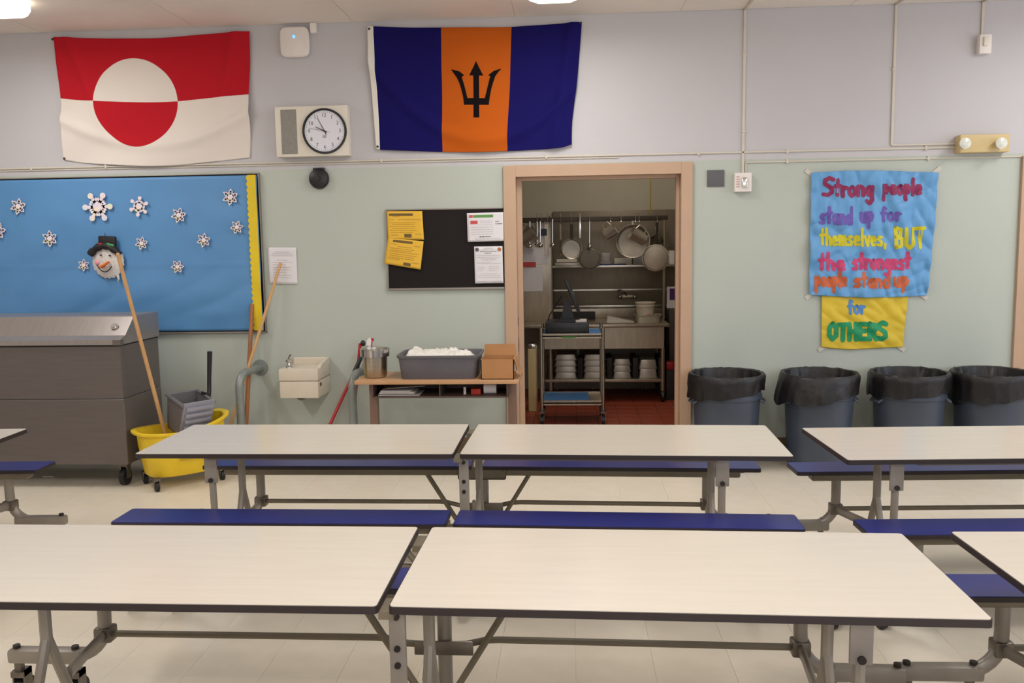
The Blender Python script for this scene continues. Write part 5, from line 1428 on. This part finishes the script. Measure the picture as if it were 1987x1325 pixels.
MB().lathe([(0, 0), (rb_ * .84, 0), (rb_ * .86, .006), (rb_ * .93, hb_ - .045), (rb_ * 1.0, hb_ - .043), (rb_ * 1.0, hb_ - .03), (rb_ * .96, hb_ - .028), (rb_ * .97, hb_ - .012), (rb_ * 1.04, hb_ - .008), (rb_ * 1.04, hb_), (rb_ * .96, hb_), (rb_ * .85, .01), (0, .01)], n=36, M=Matrix.Translation(Vector((xw, yw, zb0)))).build('pail', bucketw, t)
MB().tube(arc((xw, yw - rb_ * .6, zb0 + hb_ * .55), rb_ * .95, PI * 1.02, PI * 1.55, 10), .003, n=5).build('wire_handle', steel, t)
MB().bx(xw + .01, xw + .05, yw - rb_ * .93, yw - rb_ * .90, zb0 + .055, zb0 + .075, bev=.002).build('red_mark', redp, t)
t = thing('metal_scoop', 'aluminium scoop lying on the worktable left of the white bucket', 'scoop', (Y(1190, 620, 9.1).x, 9.1, ZW))
a = Y(1177, 611, 9.12); b_ = Y(1230, 621, 9.12)
MB().prism([(a.x, 9.05, ZW), (a.x + .01, 9.05, ZW + .075), (b_.x, 9.05, ZW + .012), (b_.x, 9.05, ZW)], (0, .004, 0)).prism([(a.x, 9.17, ZW), (a.x + .01, 9.17, ZW + .075), (b_.x, 9.17, ZW + .012), (b_.x, 9.17, ZW)], (0, .004, 0)).bx(a.x, b_.x, 9.05, 9.17, ZW, ZW + .004).build('scoop', alum, t, smooth=False)
kbox('dark_tray', 'dark slot-shaped tray standing at the back of the worktable', 'tray', 1072, 1155, 606, 9.5, 9.6, ZW, kdark)
# pan stacks on the undershelf
xsn = [(1076, 1120, 688, 4), (1132, 1176, 688, 4), (1190, 1225, 697, 3), (1240, 1276, 698, 2)]
order = ['first', 'second', 'third', 'fourth']
for k, (a_, b2, py, n_) in enumerate(xsn):
    y0 = TY0 + .12; xa, xb = Y(a_, 720, y0).x, Y(b2, 720, y0).x; zt_ = Y((a_ + b2) / 2, py, y0).z; hh = (zt_ - zsh) / n_
    for i in range(n_):
        z0 = zsh + i * hh; s = .94
        b = MB(); w0, w1 = (xb - xa) / 2, (xb - xa) / 2 * (.86 if i == n_ - 1 else .93); xm = (xa + xb) / 2
        ring = []
        for ww, z, yy in ((w0 * 1.05, 0, 0), (w0 * 1.05, .006, 0), (w0, .008, .01), (w1, hh - .014, .02), (w1 * .94, hh - .003, .03)):
            ring.append([b.bm.verts.new((xm + p_[0], y0 + .22 + p_[1] * (1 - yy), z0 + z)) for p_ in oval(ww, .2, 24, 16)])
        for A, B in zip(ring, ring[1:]):
            for j in range(24): b.bm.faces.new((A[j], A[(j + 1) % 24], B[(j + 1) % 24], B[j]))
        b.bm.faces.new(ring[0]); b.bm.faces.new(ring[-1])
        lev = {0: 'bottom', n_ - 1: 'top'}.get(i, ['', 'second-lowest', 'third-lowest'][min(i, 2)])
        o = b.build('steam_table_pan', alum, origin=(xm, y0 + .2, z0)); tag(o, f'{lev} upturned steel pan of the {order[k]} stack from the left, under the worktable', 'pan', 'upturned pans on the undershelf')
for k, (a_, b2) in enumerate(((1062, 1072), (1121, 1131), (1178, 1188), (1228, 1238), (1278, 1285))):
    y0 = TY0 + .10; xa, xb = Y(a_, 720, y0).x, Y(b2, 720, y0).x; zt_ = Y(a_, 694, y0).z
    o = MB().bx(xa, xb, y0, y0 + .4, zsh, zt_, bev=.006).build('dark_crate', kdark, origin=(xa, y0, zsh)); tag(o, 'narrow dark rack divider ' + ['left of the first pan stack', 'between first and second pan stacks', 'between second and third pan stacks', 'between third and fourth pan stacks', 'right of the last pan stack'][k], 'divider', 'dark dividers on the undershelf')
# steel cabinet with notes at left
cx0, cx1 = Y(1040, 500, 9.0).x - .5, Y(1068, 500, 9.05).x
t = thing('steel_cabinet', 'tall steel cabinet side with taped notes at the kitchen left', 'cabinet', (cx0 + .3, 9.3, ZW))
MB().bx(cx0, cx1, 9.33, 9.60, ZW, Y(1060, 432, 9.33).z, bev=.004).build('body', ksteel, t)
for k, (a_, b2, c1, d1_, m) in enumerate(((1010, 1066, 482, 512, paperw), (1010, 1053, 517, 565, paperw), (1056, 1064, 430, 495, creambox), (1050, 1061, 444, 457, blackp), (1010, 1040, 508, 518, redink))):
    xa, xb = Y(a_, c1, 9.32).x, Y(b2, c1, 9.32).x; za, zb = Y(b2, d1_, 9.32).z, Y(b2, c1, 9.32).z
    o = MB().bx(xa, xb, 9.315 - .002 * k, 9.328, za, zb, bev=.001, seg=1).build('taped_note', m, origin=(xa, 9.32, za), smooth=False)
    tag(o, ['wide white note across the steel cabinet', 'long white note below the red strip on the cabinet', 'tall narrow cream strip at the cabinet edge', 'small black square on the cabinet', 'dark red strip between two white notes'][k], 'note', 'notes on the steel cabinet')
# white/purple sign on far right post
c = Y(1301, 578, 9.4)
t = thing('purple_sign', 'white card with purple print at the right edge of the kitchen', 'sign', c)
xa, xb = Y(1294, 575, 9.4).x, Y(1316, 575, 9.4).x; za, zb = Y(1300, 598, 9.4).z, Y(1300, 556, 9.4).z
MB().bx(xa, xb, 9.4, 9.405, za, zb).build('card', paperw, t, smooth=False)
MB().bx(xa + .03, xb - .01, 9.397, 9.4, za + .09, zb - .02).build('print', purple, t, smooth=False)
# side equipment right of table: dark cabinet, red thing
kbox('dark_cabinet', 'dark steel cabinet glimpsed at the right end of the kitchen', 'cabinet', 1299, 1330, 600, 9.3, 9.8, 0, mat('dark_cabinet_steel', (70, 62, 56), .5, metal=.3))
zz9 = Y(1300, 718, 9.12).z
kbox('dark_crate', 'dark plastic crate at the right end of the kitchen floor', 'crate', 1293, 1312, 718, 9.1, 9.28, 0, kdark, .008)
kbox('red_pail', 'small red pail on the dark crate at the right doorway edge', 'pail', 1293, 1308, 702, 9.12, 9.24, zz9, redp, .015)
kbox('steel_bin', 'narrow beige steel bin at the left inside the doorway', 'bin', 1024, 1040, 676, 8.5, 8.8, 0, beige, .01)
kbox('stacked_lids', 'bright metal lids on top of the narrow beige bin', 'lid', 1024, 1039, 668, 8.5, 8.7, Y(1030, 676, 8.5).z, chrome, .01)
# drain pipe under the sink
p = Y(1122, 690, 9.1)
t = MB().tube([(p.x, 9.3, ZW - .04), (p.x, 9.3, zsh + .16), (p.x + .02, 9.3, zsh + .0)], [.045, .04, .03], n=12).build('drain_pipe', steelstr, origin=(p.x, 9.3, zsh)); tag(t, 'tapered drain pipe below the kitchen worktable', 'pipe')

# utility cart
KY0, KY1 = 7.82, 8.30
xa, xb = Y(1050, 655, KY0).x, Y(1170, 655, KY0).x
zt_ = Y(1110, 647, KY0).z; zbm = Y(1110, 777, KY0).z
t = thing('utility_cart', 'steel utility cart with blue lined shelves inside the doorway', 'cart', ((xa + xb) / 2, (KY0 + KY1) / 2, 0))
for z, n_ in ((zt_, 'top_shelf'), (zbm, 'bottom_shelf')):
    s = MB().bx(xa, xb, KY0, KY1, z - .03, z - .018).bx(xa, xb, KY0, KY0 + .008, z - .045, z).bx(xa, xb, KY1 - .008, KY1, z - .045, z).bx(xa, xa + .008, KY0, KY1, z - .045, z).bx(xb - .008, xb, KY0, KY1, z - .045, z).build(n_, ksteel, t, smooth=False)
    o = MB().bx(xa + .015, xb - .015 if n_ == 'top_shelf' else xa + .43, KY0 + .012, KY1 - .012, z - .017, z - .005, bev=.002).build('shelf_liner', bluemat, t); o['label'] = 'blue shelf liner'
for x in (xa, xb):
    for y in (KY0, KY1):
        lg = MB().cyl((x, y, .13), (x, y, zt_ + .05), .015, n=12).build('post', steel, t)
        MB().cyl((x - .014, y, .05), (x + .014, y, .05), .05, n=20).build('caster', rubber, lg)
        MB().bx(x - .022, x - .016, y - .02, y + .02, .05, .13).bx(x + .016, x + .022, y - .02, y + .02, .05, .13).bx(x - .025, x + .025, y - .025, y + .025, .12, .135).cyl((x, y, .135), (x, y, .16), .028, n=14).build('caster_fork', zinc, lg, smooth=False)
# label on cart
o = MB().bx(Y(1090, 655, KY0).x, Y(1118, 655, KY0).x, KY0 - .002, KY0, zt_ - .042, zt_ - .026).build('shelf_label', green, t, smooth=False)
# point-of-sale terminal
zc0 = zt_ - .005
xa2, xb2 = Y(1058, 640, KY0 + .03).x, Y(1143, 640, KY0 + .03).x; zdr = Y(1100, 626, KY0 + .03).z
t = thing('cash_drawer', 'black cash drawer box on top of the utility cart', 'drawer', ((xa2 + xb2) / 2, KY0 + .2, zc0))
MB().bx(xa2, xb2, KY0 + .03, KY1 - .03, zc0, zdr, bev=.006).build('case', blackp, t)
MB().bx(xa2 + .015, xb2 - .015, KY0 + .024, KY0 + .03, zc0 + .02, zdr - .02, bev=.002).build('drawer_front', blackp, t)
t = thing('sale_terminal', 'black touch-screen terminal seen edge-on standing on the cash drawer', 'terminal', (Y(1103, 620, KY0 + .2).x, KY0 + .2, zdr))
xm = Y(1103, 620, KY0 + .2).x
MB().prism([(xm - .09, KY0 + .10, zdr), (xm + .12, KY0 + .10, zdr), (xm + .10, KY0 + .10, zdr + .025), (xm - .07, KY0 + .10, zdr + .025)], (0, .22, 0)).build('foot', blackp, t)
MB().prism([(xm - .065, KY0 + .16, zdr + .02), (xm + .055, KY0 + .16, zdr + .02), (xm + .012, KY0 + .16, zdr + .19), (xm - .035, KY0 + .16, zdr + .2)], (0, .1, 0)).build('neck', blackp, t)
a = Y(1097, 541, KY0 + .2); b_ = Y(1123, 603, KY0 + .2)
dv = (b_ - a); L = dv.length; ang = math.atan2(dv.x, -dv.z)
Ms = Matrix.Translation((a + b_) / 2) @ Matrix.Rotation(-ang, 4, 'Y')
MB().bx(-.016, .016, -.17, .17, -L / 2, L / 2, bev=.006, M=Ms).build('monitor', blackp, t)
MB().bx(.016, .018, -.155, .155, -L / 2 + .015, L / 2 - .015, M=Ms).build('screen', mat('dark_glass', (14, 16, 20), .1), t, smooth=False)
MB().tube([Y(1091, 573, KY0 + .2), Y(1080, 590, KY0 + .22), Y(1066, 612, KY0 + .25), Y(1060, 640, KY0 + .3)], .005, n=6).build('cable', blackp, t)
k = MB().bx(xb2 - .12, xb2 - .02, KY0 + .06, KY0 + .2, zdr, zdr + .02, bev=.004).build('card_reader', whitep, origin=(xb2 - .07, KY0 + .1, zdr)); tag(k, 'small pale card reader on the right of the cash drawer', 'card reader')
